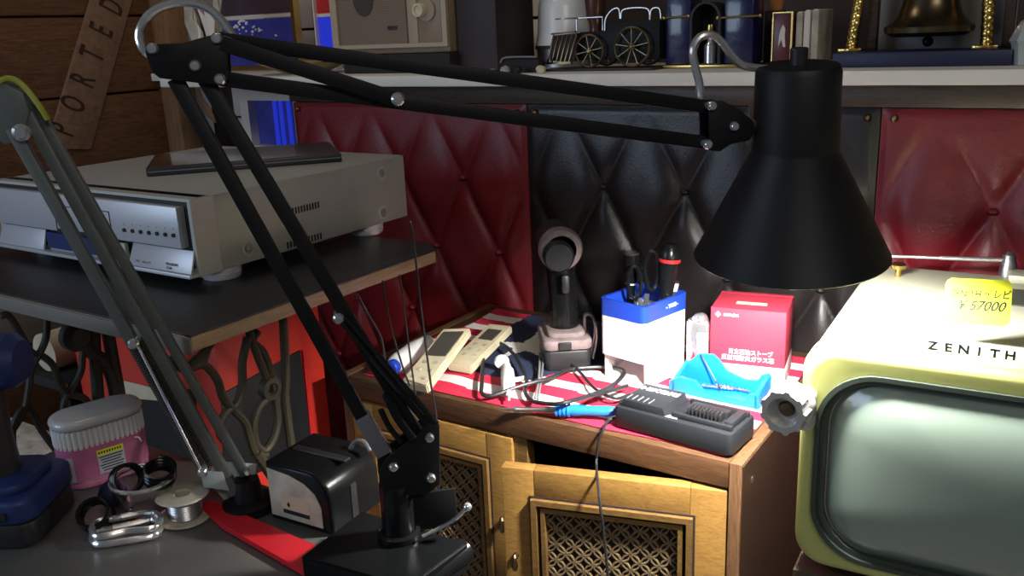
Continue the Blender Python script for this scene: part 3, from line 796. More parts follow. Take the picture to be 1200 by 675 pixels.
# bulging picture tube
b = MB(); bm = b.bm; N, K = 64, 14
ctr = None; rows = []
out = sq(SWd - 0.014, SHt - 0.010, 0.056, 15)
for k in range(1, K + 1):
    f = k / K
    rows.append([bm.verts.new(MT @ V((scx + (p[0] - scx) * f, scy + (p[1] - scy) * f, 0.004 + 0.016 * (1 - f ** 2.4) - 0.010 * f ** 8))) for p in out])
c0_ = bm.verts.new(MT @ V((scx, scy, 0.020)))
n = len(out)
for i in range(n): bm.faces.new((c0_, rows[0][i], rows[0][(i + 1) % n]))
for A, B in zip(rows, rows[1:]):
    for i in range(n): bm.faces.new((A[i], B[i], B[(i + 1) % n], A[(i + 1) % n]))
bmesh.ops.recalc_face_normals(bm, faces=bm.faces)
b.build('screen', 'tv_screen', tv, 60)
# chrome knob on its plate
kx, ky = -0.007, 0.194
kq = MT @ frame((kx, ky, 0.006), (1, 0, 0.10), (0, 1, 0))
b = MB(); b.prism(rrect(0.034, 0.050, 0.010, 5, 0.008, -0.004), -0.002, 0.004, kq, 0.001); b.build('knob_plate', 'knob_chrome', tv)
kb = MB(); pts = []
for i in range(72):
    a = 2 * pi * i / 72; r = 0.0232 + 0.0015 * (1 if cos(9 * a) > 0.1 else -0.6)
    pts.append((r * cos(a), r * sin(a)))
inn = [(0.0165 * cos(2 * pi * i / 72), 0.0165 * sin(2 * pi * i / 72)) for i in range(72)]
kb.lathe([(0, 0.004), (0.0260, 0.004), (0.0260, 0.012), (0.0240, 0.014), (0.0225, 0.016), (0, 0.016)], kq, 36)
kb.ring(pts, inn, 0.014, 0.034, kq)
kb.lathe([(0.0166, 0.034), (0.012, 0.020), (0, 0.020)], kq, 24)
knob = kb.build('tuning_knob', 'knob_chrome', tv)
b = MB(); b.lathe([(0, 0.020), (0.009, 0.0205), (0.007, 0.024), (0, 0.025)], kq, 20); b.build('knob_centre', 'old_brass', knob)
# top furniture (in tv space: y up -> TH)
def tvt(x, d): return MT @ V((x, TH, -d))
for x, d in ((0.052, 0.300), (0.208, 0.30)):
    b = MB(); p = tvt(x, d); b.lathe([(0, 0), (0.004, 0), (0.004, 0.010), (0.009, 0.011), (0.010, 0.016), (0.007, 0.018), (0, 0.018)], Matrix.Translation(p), 14); b.build('thumb_screw', 'brass', tv)
pa, pb = tvt(0.034, 0.352) + V((0, 0, 0.013)), tvt(0.170, 0.352) + V((0, 0, 0.020))
an = MB(); an.cyl(pa, pa.lerp(pb, .5), 0.0022, seg=12); an.cyl(pa.lerp(pb, .45), pb, 0.003, seg=12); an.sphere(pa, 0.0035)
aerial = an.build('aerial', 'chrome', tv)
b = MB(); b.lathe([(0, -0.022), (0.010, -0.022), (0.010, -0.004), (0.008, 0), (0.008, 0.008), (0.004, 0.012), (0, 0.012)], Matrix.Translation(pb + V((0.006, 0, 0))), 16); b.build('aerial_pivot', 'steel', tv)
b = MB(); b.box((0.215, TH + 0.004, -0.335), (0.075, 0.012, 0.036), MT, 0.003); b.build('aerial_block', 'tv_top', tv)
b = MB(); b.prism([(0.150, -0.215), (0.400, -0.215), (0.400, -0.285), (0.180, -0.285)], TH - 0.001, TH + 0.0015, MT @ Matrix(((1, 0, 0, 0), (0, 0, 1, 0), (0, 1, 0, 0), (0, 0, 0, 1)))); b.build('handle_recess', 'tv_rubber', tv)
b = MB(); b.box((0.30, TH + 0.010, -0.245), (0.19, 0.012, 0.026), MT, 0.004); b.build('carry_handle', 'tv_rubber', tv)
# raised letters along the front lip
for k, chh in enumerate('ZENITH'):
    p = pY(1093 + 18.2 * k, 405.5 + 2.35 * k, 0.9175 + 0.0008 * k)
    text(chh, 0.0118, frame(p, tr, UP), 'ink', tv, 'letter', 0.0008, sx=1.15, bold=0.035)
MB().box((TW / 2, -0.006, -TD / 2), (TW - 0.06, 0.012, TD - 0.06), MT).build('base_feet', 'black_matte', tv)
# handwritten price card leaning on the set
n_ = V((-0.05, -0.86, 0.50)).normalized()
p0 = tvt(0.112, 0.045) + V((0, 0, 0.0006)); 
q0 = [pP(x, y, p0, n_) for x, y in ((1104, 378), (1183, 383), (1187, 331), (1110, 326))]
ex = (q0[1] - q0[0]); wC = ex.length; uu = q0[3] - q0[0]
MC = frame(q0[0], ex, uu); hC = (MC.inverted() @ q0[3]).y
card = thing('price_card', 'yellow handwritten price card propped on top of the old television', 'price tag', q0[0] + ex / 2)
MB().prism(rrect(wC, hC, 0.007, 5, wC / 2, hC / 2), 0, 0.0008, MC).build('card', 'tagyellow', card)
text('ZENITH テレビ', 0.0105, MC @ Matrix.Translation((wC * .53, hC * .66, 0.0009)), 'ink', card, 'handwriting', 0.0002, sx=0.78, shear=0.15, bold=0.012)
text('¥ 57000', 0.0145, MC @ Matrix.Translation((wC * .55, hC * .40, 0.0009)), 'ink', card, 'handwriting', 0.0002, sx=0.9, shear=0.35, bold=0.012)
# what the television stands on
st = thing('television_stand', 'dark low table carrying the old television', 'table', MT @ V((TW / 2, -0.69, -TD / 2)))
MB().box((TW / 2 + .01, -0.026, -TD / 2), (TW + 0.02 , 0.026, TD), MT, 0.002).build('table_top', 'dark_wood', st)
for x, z in ((0.03, -0.03), (TW - 0.01, -0.03), (0.03, -TD + 0.03), (TW - 0.01, -TD + 0.03)):
    MB().box((x, -0.3645, z), (0.03, 0.651, 0.03), MT, 0.002).build('leg', 'dark_wood', st)

# ================================================================== WORK BENCH
bench = thing('workbench', 'dark metal topped workbench in the left foreground', 'workbench', (-0.9, 0.3, 0))
BT = 0.76
b = MB(); b.prism([(-1.14, -0.05), (-0.512, -0.05), (-0.512, 0.60), (-0.575, 0.652), (-1.14, 0.652)], BT - 0.03, BT, I4, 0.003); b.build('bench_top', 'bench', bench)
for x, y in ((-1.10, 0.0), (-0.56, 0.0), (-1.10, 0.60), (-0.60, 0.60)):
    MB().box((x, y, (BT - 0.03) / 2), (0.05, 0.05, BT - 0.03), I4, 0.003).build('leg', 'black_metal', bench)

# ================================================================== BLACK SWING ARM LAMP
lb = pz(468, 628, 0.79)
hor = (V((-0.255, 0.905, 0)) - V((lb.x, lb.y, 0))).normalized()
nL = V((hor.y, -hor.x, 0))            # towards us
if nL.dot(CAM - lb) < 0: nL = -nL
def LPt(x, y, off=0.0): return pP(x, y, lb + nL * off, nL)
ML = frame(lb, hor, UP); MLi = ML.inverted()
if ML.to_3x3().col[2].dot(nL) < 0:
    pass
sgn = 1 if ML.to_3x3().col[2].dot(nL) > 0 else -1
def L2(x, y): p = MLi @ LPt(x, y); return (p.x, p.y)
def plate(mb, pix, z0, z1, bev=0.0015): mb.prism([L2(*p) for p in pix], z0, z1, ML, bev)
lamp = thing('swing_arm_lamp', 'black swing arm desk lamp reaching over to the old television', 'lamp', lb)
# heavy base slab: corners on the bench edge
b = MB()
ct = [pz(x, y, 0.79) for x, y in ((352, 652), (478, 688), (549, 636), (424, 598))]
b.slab(ct, 0.030)
b.build('base', 'case_black', lamp)
b = MB(); e0, e1 = pz(481, 686, 0.781), pz(549, 640, 0.781)
b.cyl(e0 + V((-.004, 0, -.005)), e1 + V((-.004, 0, -.005)), 0.0135, seg=20, bev=0.003); b.build('base_edge', 'black_gloss', lamp)
b = MB(); pc = pz(476, 606, 0.79); 
b.cyl(lb - V((0, 0, 0.001)), lb + V((0, 0, 0.060)), 0.0165, seg=22); b.lathe([(0.0175, 0), (0.022, 0.001), (0.022, 0.006), (0.0175, 0.008)], Matrix.Translation(lb), 22); b.build('post', 'black_gloss', lamp)
b = MB(); b.box((0.038, 0.022, -0.004), (0.045, 0.042, 0.004), ML, 0.001); b.build('side_gusset', 'black_metal', lamp)
b = MB(); c_ = lb + hor * 0.022 + nL * 0.018
b.tube([c_ + V((0, 0, 0.006)), c_ + hor * 0.03 + V((0, 0, 0.018)), c_ + hor * 0.045 + V((0, 0, 0.03))], 0.0022, 8); b.sphere(c_ + hor * 0.047 + V((0, 0, 0.032)), 0.0045); b.build('locking_screw', 'chrome', lamp)
# lower bracket
b = MB()
lowp = [(443, 545), (452, 530), (485, 505), (500, 490), (513, 492), (514, 560), (500, 572), (450, 575), (444, 560)]
plate(b, lowp, 0.010, 0.0135); plate(b, lowp, -0.0135, -0.010); plate(b, [(452, 540), (505, 540), (505, 565), (452, 568)], -0.010, 0.010)
b.build('lower_bracket', 'black_metal', lamp)
def bolt(x, y, off=0.0135, r=0.0048):
    p = LPt(x, y, off)
    q = nL.to_track_quat('Z', 'Y').to_matrix().to_4x4(); q.translation = p
    MB().lathe([(0, -2 * off), (r * .8, -2 * off), (r * .8, -0.001), (r, 0), (r, 0.002), (r * .7, 0.0042), (0, 0.0045)], q, 12).build('bolt', 'chrome', lamp)
for q in ((461, 547), (505, 560), (503, 513)): bolt(*q)
# lower arm pair
for (x0, y0), (x1, y1) in (((205, 92), (456, 545)), ((240, 92), (505, 535))):
    b = MB(); b.bar(LPt(x0, y0), LPt(x1, y1), 0.0125, 0.0125, nL); b.build('lower_arm', 'black_metal', lamp)
b = MB(); b.bar(LPt(424, 487, 0.002), LPt(450, 530, 0.002), 0.016, 0.0155, nL); b.build('arm_sleeve', mat('sleeve_grey', (0.12, 0.12, 0.14), 0.4), lamp)
for (x0, y0, x1, y1) in ((398, 375, 503, 500), (404, 372, 512, 497)):
    b = MB(); b.spring(LPt(x0 + .35 * (x1 - x0), y0 + .35 * (y1 - y0), 0.010), LPt(x1, y1, 0.010), 0.0026, 0.0008, 60); b.tube([LPt(x0, y0, 0.010), LPt(x0 + .36 * (x1 - x0), y0 + .36 * (y1 - y0), 0.010)], 0.0022, 8, 0)
    b.build('spring', 'black_metal', lamp)
b = MB(); b.tube([LPt(452, 462, .016), LPt(466, 490, .016), LPt(484, 514, .016)], 0.0042, 10); b.tube([LPt(446, 480, .016), LPt(456, 500, .016), LPt(470, 518, .016)], 0.003, 10); b.build('spring_rod', 'black_gloss', lamp)
bolt(397, 373, 0.008, 0.0055)
# elbow bracket
b = MB()
elb = [(173, 52), (217, 50), (246, 42), (256, 40), (268, 48), (270, 92), (262, 100), (190, 91), (181, 84), (174, 64)]
plate(b, elb, 0.010, 0.0135); plate(b, elb, -0.0135, -0.010); plate(b, [(186, 58), (262, 55), (262, 86), (192, 82)], -0.010, 0.010)
b.build('elbow_bracket', 'black_metal', lamp)
for q in ((179, 57), (254, 45), (229, 77), (258, 93)): bolt(*q)
# upper arm pair
for (x0, y0), (x1, y1) in (((256, 46), (836, 126)), ((258, 92), (834, 168))):
    b = MB(); b.bar(LPt(x0, y0), LPt(x1, y1), 0.0125, 0.0125, nL); b.build('upper_arm', 'black_metal', lamp)
b = MB(); b.bar(LPt(258, 50, 0.012), LPt(467, 117, 0.012), 0.004, 0.013, nL); b.build('link_bar', 'black_metal', lamp)
bolt(466, 116, 0.016, 0.006)
# head bracket
b = MB()
hd = [(824, 121), (840, 117), (862, 128), (876, 140), (880, 152), (872, 163), (850, 168), (838, 176), (826, 175)]
plate(b, hd, 0.009, 0.0125); plate(b, hd, -0.0125, -0.009); plate(b, [(836, 130), (868, 140), (868, 160), (838, 164)], -0.009, 0.009)
b.build('head_bracket', 'black_metal', lamp)
for q in ((834, 124), (860, 148), (829, 169)): bolt(*q)
b = MB(); plate(b, [(868, 146), (880, 140), (894, 142), (896, 158), (886, 170), (874, 170)], -0.004, 0.004); b.build('swivel_joint', 'steel', lamp)
# bent chrome tubes carrying the flex
b = MB(); b.tube([LPt(x, y) for x, y in ((179, 66), (168, 58), (163, 40), (172, 20), (190, 8), (215, 3), (240, 8), (258, 22), (276, 46))], 0.0036, 10); b.build('flex_conduit', 'chrome', lamp)
b = MB(); b.tube([LPt(x, y) for x, y in ((820, 122), (820, 100), (814, 75), (812, 58), (820, 44), (834, 41), (846, 50), (858, 66), (872, 77), (900, 81))], 0.0040, 10); b.build('flex_conduit', 'chrome', lamp)
# shade (turned, with real wall thickness)
SC0 = pt(926, 298, 0.925)
rim_r = 0.0965
_ax = V((0.26 * 0.11, -0.97 * 0.11, 1)).normalized()
SHq = Matrix.Translation(SC0) @ V((0, 0, 1)).rotation_difference(_ax).to_matrix().to_4x4()
Hc, Ht = 0.114, 0.192
prof = [(rim_r, 0.0), (rim_r + .001, 0.001), (0.0415, Hc - .004), (0.0415, Hc), (0.0400, Ht - 0.006), (0.0375, Ht), (0.006, Ht + 0.001), (0.006, Ht - 0.001), (0.036, Ht - 0.003), (0.0385, Ht - 0.008), (0.040, Hc), (0.0395, Hc - .004), (rim_r - 0.0014, 0.0015), (rim_r, 0.0)]
shade = MB().lathe(prof, SHq, 56).build('shade', 'shade_black', lamp, 50)
b = MB(); b.lathe([(0.0385, Hc + .004), (0.0392, Ht - .01), (0.036, Ht - .004), (0.030, Ht - .0045), (0.033, Ht - .012), (0.0375, Hc + .004)], SHq, 40); b.build('shade_lining', 'white', shade)
b = MB(); b.cyl((0, 0, Ht - 0.001), (0, 0, Ht + 0.016), 0.0085, seg=16, Mx=SHq, bev=0.001); b.build('switch_knob', 'black_plastic', shade)
b = MB(); b.cyl((0, 0, 0.075), (0, 0, Ht - 0.004), 0.017, 0.016, Mx=SHq); b.build('lamp_holder', 'black_plastic', shade)
b = MB(); b.lathe([(0, 0.028), (0.012, 0.0295), (0.021, 0.035), (0.026, 0.046), (0.026, 0.056), (0.020, 0.068), (0.013, 0.078), (0, 0.079)], SHq, 28); b.build('bulb', 'bulb', lamp)
b = MB(); jp = MLi @ (SC0 + V((0, 0, Hc + .035)))
b.cyl(SC0 + V((0, 0, 0.150)) - hor * 0.038, SC0 + V((0, 0, 0.150)) - hor * 0.047, 0.010, seg=16); b.build('shade_stud', 'steel', lamp)

# ================================================================== GREY SWING ARM LAMP (far left)
gb = pz(292, 588, 0.768)
gh = V((0.72, 0.694, 0)).normalized(); nG = V((gh.y, -gh.x, 0))
if nG.dot(CAM - gb) < 0: nG = -nG
def GP(x, y, off=0.0): return pP(x, y, gb + nG * off, nG)
gl = thing('swing_arm_lamp', 'older grey swing arm lamp with parallel arms standing at far left', 'lamp', gb)
MG = frame(gb, gh, UP); MGi = MG.inverted()
def G2(x, y): p = MGi @ GP(x, y); return (p.x, p.y)
b = MB(); b.lathe([(0, -0.008), (0.030, -0.008), (0.030, 0.002), (0.018, 0.006), (0.014, 0.030), (0, 0.030)], Matrix.Translation(gb), 24); b.build('base', 'black_metal', gl)
b = MB(); b.prism([G2(*p) for p in ((252, 545), (300, 548), (296, 590), (270, 600), (240, 566))], -0.011, -0.008, MG, 0.001); b.prism([G2(*p) for p in ((236, 548), (262, 548), (270, 570), (240, 566))], 0.008, 0.011, MG, 0.001); b.build('lower_bracket', 'grey_light', gl)
b = MB(); b.bar(GP(32, 132, .004), GP(276, 578, .004), 0.012, 0.012, nG); b.build('lower_arm', 'grey_lamp', gl)
b = MB(); b.bar(GP(40, 122, -.006), GP(288, 556, -.006), 0.009, 0.010, nG); b.build('lower_arm', 'grey_lamp', gl)
b = MB(); b.bar(GP(15, 150, .012), GP(155, 400, .012), 0.011, 0.012, nG); b.build('stay_bar', 'grey_lamp', gl)
for o_, d_ in ((0, 0.016), (12, 0.006)):
    b = MB(); b.spring(GP(152 + o_, 398, d_), GP(235 + o_, 545, d_), 0.0048, 0.0013, 60); b.build('spring', 'iron', gl)
b = MB(); b.tube([GP(160, 402, .024), GP(236, 552, .024)], 0.0016, 8, 0); b.build('tension_rod', 'chrome', gl)
b = MB(); b.prism([G2(*p) for p in ((-20, 112), (8, 96), (32, 108), (40, 130), (30, 165), (10, 168), (-8, 150))], -0.012, 0.014, MG, 0.002); b.build('elbow_bracket', 'grey_lamp', gl)
def gbolt(x, y, off, r):
    p = GP(x, y, off); q = nG.to_track_quat('Z', 'Y').to_matrix().to_4x4(); q.translation = p
    MB().lathe([(0, -0.012), (r * .6, -0.012), (r * .6, 0), (r, 0.001), (r, 0.004), (r * .6, 0.007), (0, 0.007)], q, 14).build('bolt', 'chrome', gl)
gbolt(26, 155, 0.019, 0.0085); gbolt(157, 402, 0.022, 0.006); gbolt(238, 552, 0.022, 0.0055); gbolt(290, 552, 0.002, 0.004)
b = MB(); b.bar(GP(-120, 60, 0), GP(18, 112, 0), 0.012, 0.020, nG); b.build('upper_arm', 'grey_lamp', gl)
b = MB(); b.tube([GP(-10, 102, .014), GP(8, 92, .014), GP(26, 99, .014), GP(46, 124, .014), GP(56, 140, .012)], 0.003, 8); b.build('flex', mat('flex_olive', (0.28, 0.3, 0.02), 0.5), gl)

# ================================================================== THINGS ON THE BENCH
Zb = BT + 0.0008
# --- black case with cream side
F0, F1, B1 = pz(318, 607, Zb), pz(391, 629, Zb), pz(437, 604, Zb)
ex = (F1 - F0); ey = (B1 - F1)
Mx = frame(F0, ex, UP); Lx = ex.length; Ld = 0.085; Hh = 0.070
cs = thing('device_case', 'battered black boxy case with a cream rounded side plate beside the lamp base', 'case', F0 + ex / 2)
pf = [(0, 0), (Lx, 0), (Lx, Hh * .62), (Lx * .96, Hh * .80), (Lx * .86, Hh * .93), (Lx * .70, Hh), (0, Hh)]
MB().prism(pf, -Ld, 0, Mx, 0.004, 3).build('case_body', 'case_black', cs)
a = [(Lx * .04, Hh * .10), (Lx * .86, Hh * .10), (Lx * .86, Hh * .45), (Lx * .78, Hh * .66), (Lx * .62, Hh * .80), (Lx * .40, Hh * .88), (Lx * .04, Hh * .92)]
pl = MB().prism(a, 0.0002, 0.0014, Mx, 0.0003).build('side_plate', 'cream_dirty', cs)
b = MB(); b.prism([(Lx * .24, Hh * .20), (Lx * .68, Hh * .20), (Lx * .68, Hh * .52), (Lx * .24, Hh * .52)], 0.0014, 0.0018, Mx); b.build('sticker', mat('sticker', (0.5, 0.38, 0.26), 0.6), pl)
b = MB(); b.prism([(Lx * .25, Hh * .20), (Lx * .67, Hh * .20), (Lx * .67, Hh * .27), (Lx * .25, Hh * .27)], 0.0018, 0.0021, Mx)
b.prism([(Lx * .32, Hh * .36), (Lx * .345, Hh * .41), (Lx * .37, Hh * .36), (Lx * .345, Hh * .31)], 0.0018, 0.0021, Mx); b.build('print', 'ink', pl)
b = MB(); b.box((Lx * .5, Hh + 0.0005, -Ld * .5), (Lx * .85, 0.003, 0.010), Mx, 0.001); b.box((Lx + 0.0003, Hh * .35, -Ld * .45), (0.002, Hh * .6, 0.010), Mx, 0.0005); b.build('seam_rib', 'black_plastic', cs)
p = Mx @ V((Lx * .78, Hh * .965, -Ld * .80))
b = MB(); b.tube([p + V((-0.006, 0, 0)), p + V((0.0, 0.004, 0.010)), p + V((0.012, 0.006, 0.011)), p + V((0.022, 0.004, 0.003))], 0.0026, 8); b.build('wire_loop', 'chrome', cs)
# --- red metal strip
b = MB(); pts = [pz(x, y, Zb + 0.0065) for x, y in ((233, 591), (246, 584), (379, 641), (374, 660), (361, 674), (260, 616))]
b.slab(pts, 0.006)
rs = b.build('red_strip', 'red_strip', None)
tag(rs, 'flat red metal strip with a clipped end in front of the black case', 'metal strip')
hp = pz(363, 662, Zb + 0.0068)
MB().cyl(hp - V((0, 0, 0.0004)), hp + V((0, 0, 0.0004)), 0.003, seg=14).build('hole', 'black_matte', rs)
b = MB(); b.slab([pz(x, y, Zb + 0.003) for x, y in ((352, 655), (376, 652), (386, 643), (372, 640))], 0.0025)
tag(b.build('paper_scrap', 'white', None), 'scrap of white paper poking out under the end of the red strip', 'paper')
# --- steel plate with screws at the very front
sp_ = thing('steel_plate', 'dark steel plate with two screws at the bottom edge of the bench front', 'plate', pz(400, 672, Zb))
MB().slab([pz(x, y, Zb + 0.004) for x, y in ((366, 672), (398, 640), (470, 690), (440, 720))], 0.0035).build('plate', 'bench', sp_)
for x, y in ((381, 674), (408, 676)):
    p = pz(x, y, Zb + 0.0042); MB().lathe([(0, 0), (0.005, 0), (0.004, 0.002), (0, 0.0022)], Matrix.Translation(p), 12).build('screw', 'black_metal', sp_)
# --- solder reel
rc = pz(215, 600, Zb + 0.001); rc = V((pz(218, 606, Zb).x, pz(218, 606, Zb).y, Zb))
rl = thing('solder_reel', 'dull grey plastic reel of solder beside the carabiner', 'reel', rc)
qq = Matrix.Translation(rc)
b = MB(); b.lathe([(0.007, 0), (0.028, 0), (0.029, 0.0012), (0.028, 0.003), (0.014, 0.003), (0.014, 0.028), (0.028, 0.028), (0.0295, 0.0292), (0.028, 0.031), (0.010, 0.031), (0.008, 0.029), (0.008, 0.002), (0.007, 0)], qq, 32); b.build('spool', 'cream_dirty', rl)
b = MB(); b.lathe([(0.0142, 0.004)] + [(0.0185 + 0.0006 * (k % 2), 0.004 + 0.0011 * k) for k in range(22)] + [(0.0142, 0.0275)], qq, 28); b.build('solder_winding', 'steel', rl)
# --- two linked carabiners
for k, (pts, zo, lab) in enumerate((
        ([(116, 638), (108, 632), (112, 622), (130, 620), (160, 614), (178, 609), (187, 615), (184, 626), (165, 631), (140, 635)], 0.0045, 'chrome carabiner nearest the bench front'),
        ([(112, 628), (108, 618), (116, 611), (140, 607), (165, 602), (182, 602), (188, 610), (180, 619), (150, 622), (128, 627)], 0.0125, 'chrome carabiner resting on the other one, just behind it'))):
    cb = thing('carabiner', lab, 'carabiner', pz(148, 622, Zb), 'chrome carabiners on the bench')
    P_ = [pz(x, y, Zb + zo) for x, y in pts]
    MB().tube(P_, 0.0038, 10, 4, True).build('hook', 'chrome', cb)
    MB().tube([P_[3].lerp(P_[4], .1), P_[4], P_[5].lerp(P_[4], .2)], 0.0046, 10).build('gate', 'steel', cb)
# --- glass bowl with black coiled rings
gc = pz(174, 601, Zb); gc = V((gc.x, gc.y, Zb))
gm = thing('glass_bowl', 'small glass bowl with a chrome rim full of black coils', 'bowl', gc)
qq = Matrix.Translation(gc)
b = MB(); b.lathe([(0, 0), (0.020, 0), (0.022, 0.004), (0.030, 0.022), (0.0345, 0.044), (0.0325, 0.044), (0.028, 0.023), (0.020, 0.007), (0, 0.006)], qq, 36); b.build('bowl', 'glass', gm)
b = MB(); b.lathe([(0.0325, 0.043), (0.036, 0.043), (0.0365, 0.0455), (0.035, 0.047), (0.0325, 0.046)], qq, 36); b.build('rim', 'chrome', gm)
def coil(c, axis, R, r, turns, pitch, lab):
    c = V(c); q = V(axis).normalized().to_track_quat('Z', 'Y').to_matrix()
    t = thing('coil_ring', lab, 'coil', c - V((0, 0, R * .6)), 'black coiled rings on the bench')
    pts = []; n_ = int(turns * 18)
    for i in range(n_ + 1):
        a = 2 * pi * turns * i / n_
        pts.append(c + q @ V((R * cos(a), R * sin(a), pitch * turns * (i / n_ - .5))))
    MB().tube(pts, r, 8, 0).build('coil', 'black_gloss', t)
    return t
coil(gc + V((-0.012, -0.012, 0.046)), (0.75, -0.25, 0.35), 0.016, 0.0024, 4.2, 0.0052, 'black coiled ring lying at the left side of the glass bowl')
coil(gc + V((0.016, 0.012, 0.049)), (0.3, -0.1, 0.8), 0.0165, 0.0022, 4.2, 0.0048, 'black coiled ring lying at the right side of the glass bowl')
p = pz(112, 603, Zb + 0.018)
coil(p, (0.35, -0.4, 0.6), 0.017, 0.0023, 4.2, 0.005, 'black coiled ring on the bench in front of the pink tub')
p = pz(134, 592, Zb)
b = MB(); b.lathe([(0, 0), (0.010, 0.001), (0.0155, 0.010), (0.016, 0.016), (0.012, 0.026), (0.005, 0.031), (0, 0.032)], Matrix.Translation(p + V((0, 0.0, 0))), 22)
tag(b.build('dark_ball', 'navy', None), 'round dark navy cap standing between the coil and the glass bowl', 'cap')
# --- tub of cotton buds
a0, a1 = pz(82, 582, Zb), pz(184, 548, Zb)
ex = (a1 - a0); Lw = ex.length
ey = UP.cross(ex).normalized()
Mx = frame(a0, ex, ey)
tub = thing('cotton_bud_tub', 'clear plastic tub of cotton buds with a pink sleeve at the back of the bench', 'tub', a0 + ex / 2 + ey * 0.028)
Wt = 0.062; Ht_ = 0.092
oc = rrect(Lw, Wt, 0.028, 8, Lw / 2, Wt / 2)
def sc_(k): return [(Lw / 2 + (p[0] - Lw / 2) * k, Wt / 2 + (p[1] - Wt / 2) * k) for p in oc]
b = MB(); b.prism(sc_(0.97), 0.001, 0.010, Mx, 0.003); b.build('tub_base', 'pink', tub)
b = MB(); b.prism(sc_(0.965), 0.010, 0.076, Mx, 0.001); b.build('tub_body', 'frosted', tub)
b = MB(); b.ring(sc_(0.995), sc_(0.966), 0.012, 0.056, Mx); slv = b.build('paper_sleeve', 'pink', tub)
# cotton bud heads against the wall, lid over them
b = MB(); nb = 46
per = sc_(0.972)
def along(t):
    L = [0]; P_ = per + [per[0]]
    for i in range(len(per)): L.append(L[-1] + sqrt((P_[i + 1][0] - P_[i][0]) ** 2 + (P_[i + 1][1] - P_[i][1]) ** 2))
    s_ = (t % 1) * L[-1]
    for i in range(len(per)):
        if s_ <= L[i + 1]:
            f = (s_ - L[i]) / max(1e-9, L[i + 1] - L[i]); return (P_[i][0] * (1 - f) + P_[i + 1][0] * f, P_[i][1] * (1 - f) + P_[i + 1][1] * f)
for k in range(nb):
    x, y = along(k / nb); b.cyl((x, y, 0.054), (x, y, 0.077), 0.0022, Mx=Mx, seg=8)
o_ = b.build('cotton_buds', mat('cotton', (0.6, 0.6, 0.6), 0.9), tub); o_['kind'] = 'stuff'
b = MB(); b.prism(sc_(1.03), 0.077, 0.090, Mx, 0.006, 4); b.build('lid', 'frosted', tub)
def on_sleeve(x0, x1, z0, z1, m, nm, d=0.0006):
    MB().box(((x0 + x1) / 2, -d + 0.0002, (z0 + z1) / 2), (x1 - x0, 0.0008, z1 - z0), Mx).build(nm, m, slv)
on_sleeve(Lw * .36, Lw * .66, 0.016, 0.040, mat('label_grey', (0.42, 0.45, 0.5), 0.6), 'small_print_panel')
on_sleeve(Lw * .36, Lw * .66, 0.040, 0.047, 'yellow', 'yellow_strip')
b = MB()
for k in range(6): b.box((Lw * .51, -0.0010, 0.0375 - 0.0036 * k), (Lw * (.27 - .03 * (k % 3)), 0.0004, 0.0012), Mx)
for k in range(9): b.box((Lw * (.385 + .03 * k), -0.0010, 0.0435), (0.0016, 0.0004, 0.003), Mx)
b.build('small_print', 'ink', slv)
b = MB(); b.tube([Mx @ V((Lw * .80, -0.001, 0.050)), Mx @ V((Lw * .845, -0.001, 0.0485)), Mx @ V((Lw * .87, -0.0006, 0.042))], 0.0010, 6); b.build('swoosh', 'white', slv)
b = MB(); b.prism([(0.022, 0.016), (0.036, 0.016), (0.036, 0.048), (0.022, 0.048)], 0.0, 0.0008, Mx @ frame((0.0, 0.004, 0), (0.6, -0.42, 0), UP) @ Matrix.Translation((-0.024, 0, 0.0))); b.build('barcode_patch', mat('label_grey2', (0.45, 0.42, 0.48), 0.6), slv)

# --- blue cordless drill at the left edge of the frame
dp = pz(22, 632, Zb); fx = V((0.84, 0.54, 0)).normalized(); fy = V((-0.54, 0.84, 0)).normalized()
Mx = frame(V((dp.x, dp.y, Zb)) + fy * 0.03 - fx * 0.014, fx, fy)
bd = thing('cordless_drill', 'blue and black cordless drill standing on its battery at the left edge of the bench', 'power tool', Mx @ V((0, 0, 0)))
b = MB(); b.prism(rrect(0.088, 0.105, 0.016, 5), 0.001, 0.030, Mx, 0.004); b.build('battery', 'black_plastic', bd)
b = MB(); b.prism(rrect(0.094, 0.112, 0.022, 6), 0.030, 0.058, Mx, 0.006, 3); b.prism(rrect(0.07, 0.085, 0.024, 6), 0.055, 0.070, Mx, 0.006); b.build('foot', 'blue_dark', bd)
b = MB(); b.box((0.012, -0.057, 0.042), (0.022, 0.004, 0.010), Mx, 0.001); b.build('latch', 'black_plastic', bd)
b = MB(); b.tube([Mx @ V((-0.012, 0.0, 0.062)), Mx @ V((-0.014, 0.002, 0.11)), Mx @ V((-0.018, 0.006, 0.165))], lambda t: 0.026 - 0.003 * sin(pi * t), 18, 6); b.build('handle', 'black_plastic', bd)
hq = Mx @ frame((-0.072, 0.012, 0.195), (0, 1, 0), (0, 0, 1))
b = MB(); b.lathe([(0, 0.108), (0.022, 0.106), (0.031, 0.095), (0.032, 0.02), (0.028, -0.005), (0, -0.005)], hq, 26); b.build('motor_housing', 'blue_dark', bd)
b = MB(); b.lathe([(0, -0.05), (0.016, -0.048), (0.021, -0.03), (0.021, -0.005), (0, -0.005)], hq, 22); b.build('chuck', 'black_plastic', bd)
b = MB(); b.box((-0.044, 0.004, 0.150), (0.016, 0.014, 0.03), Mx, 0.004); b.build('trigger', 'black_plastic', bd)

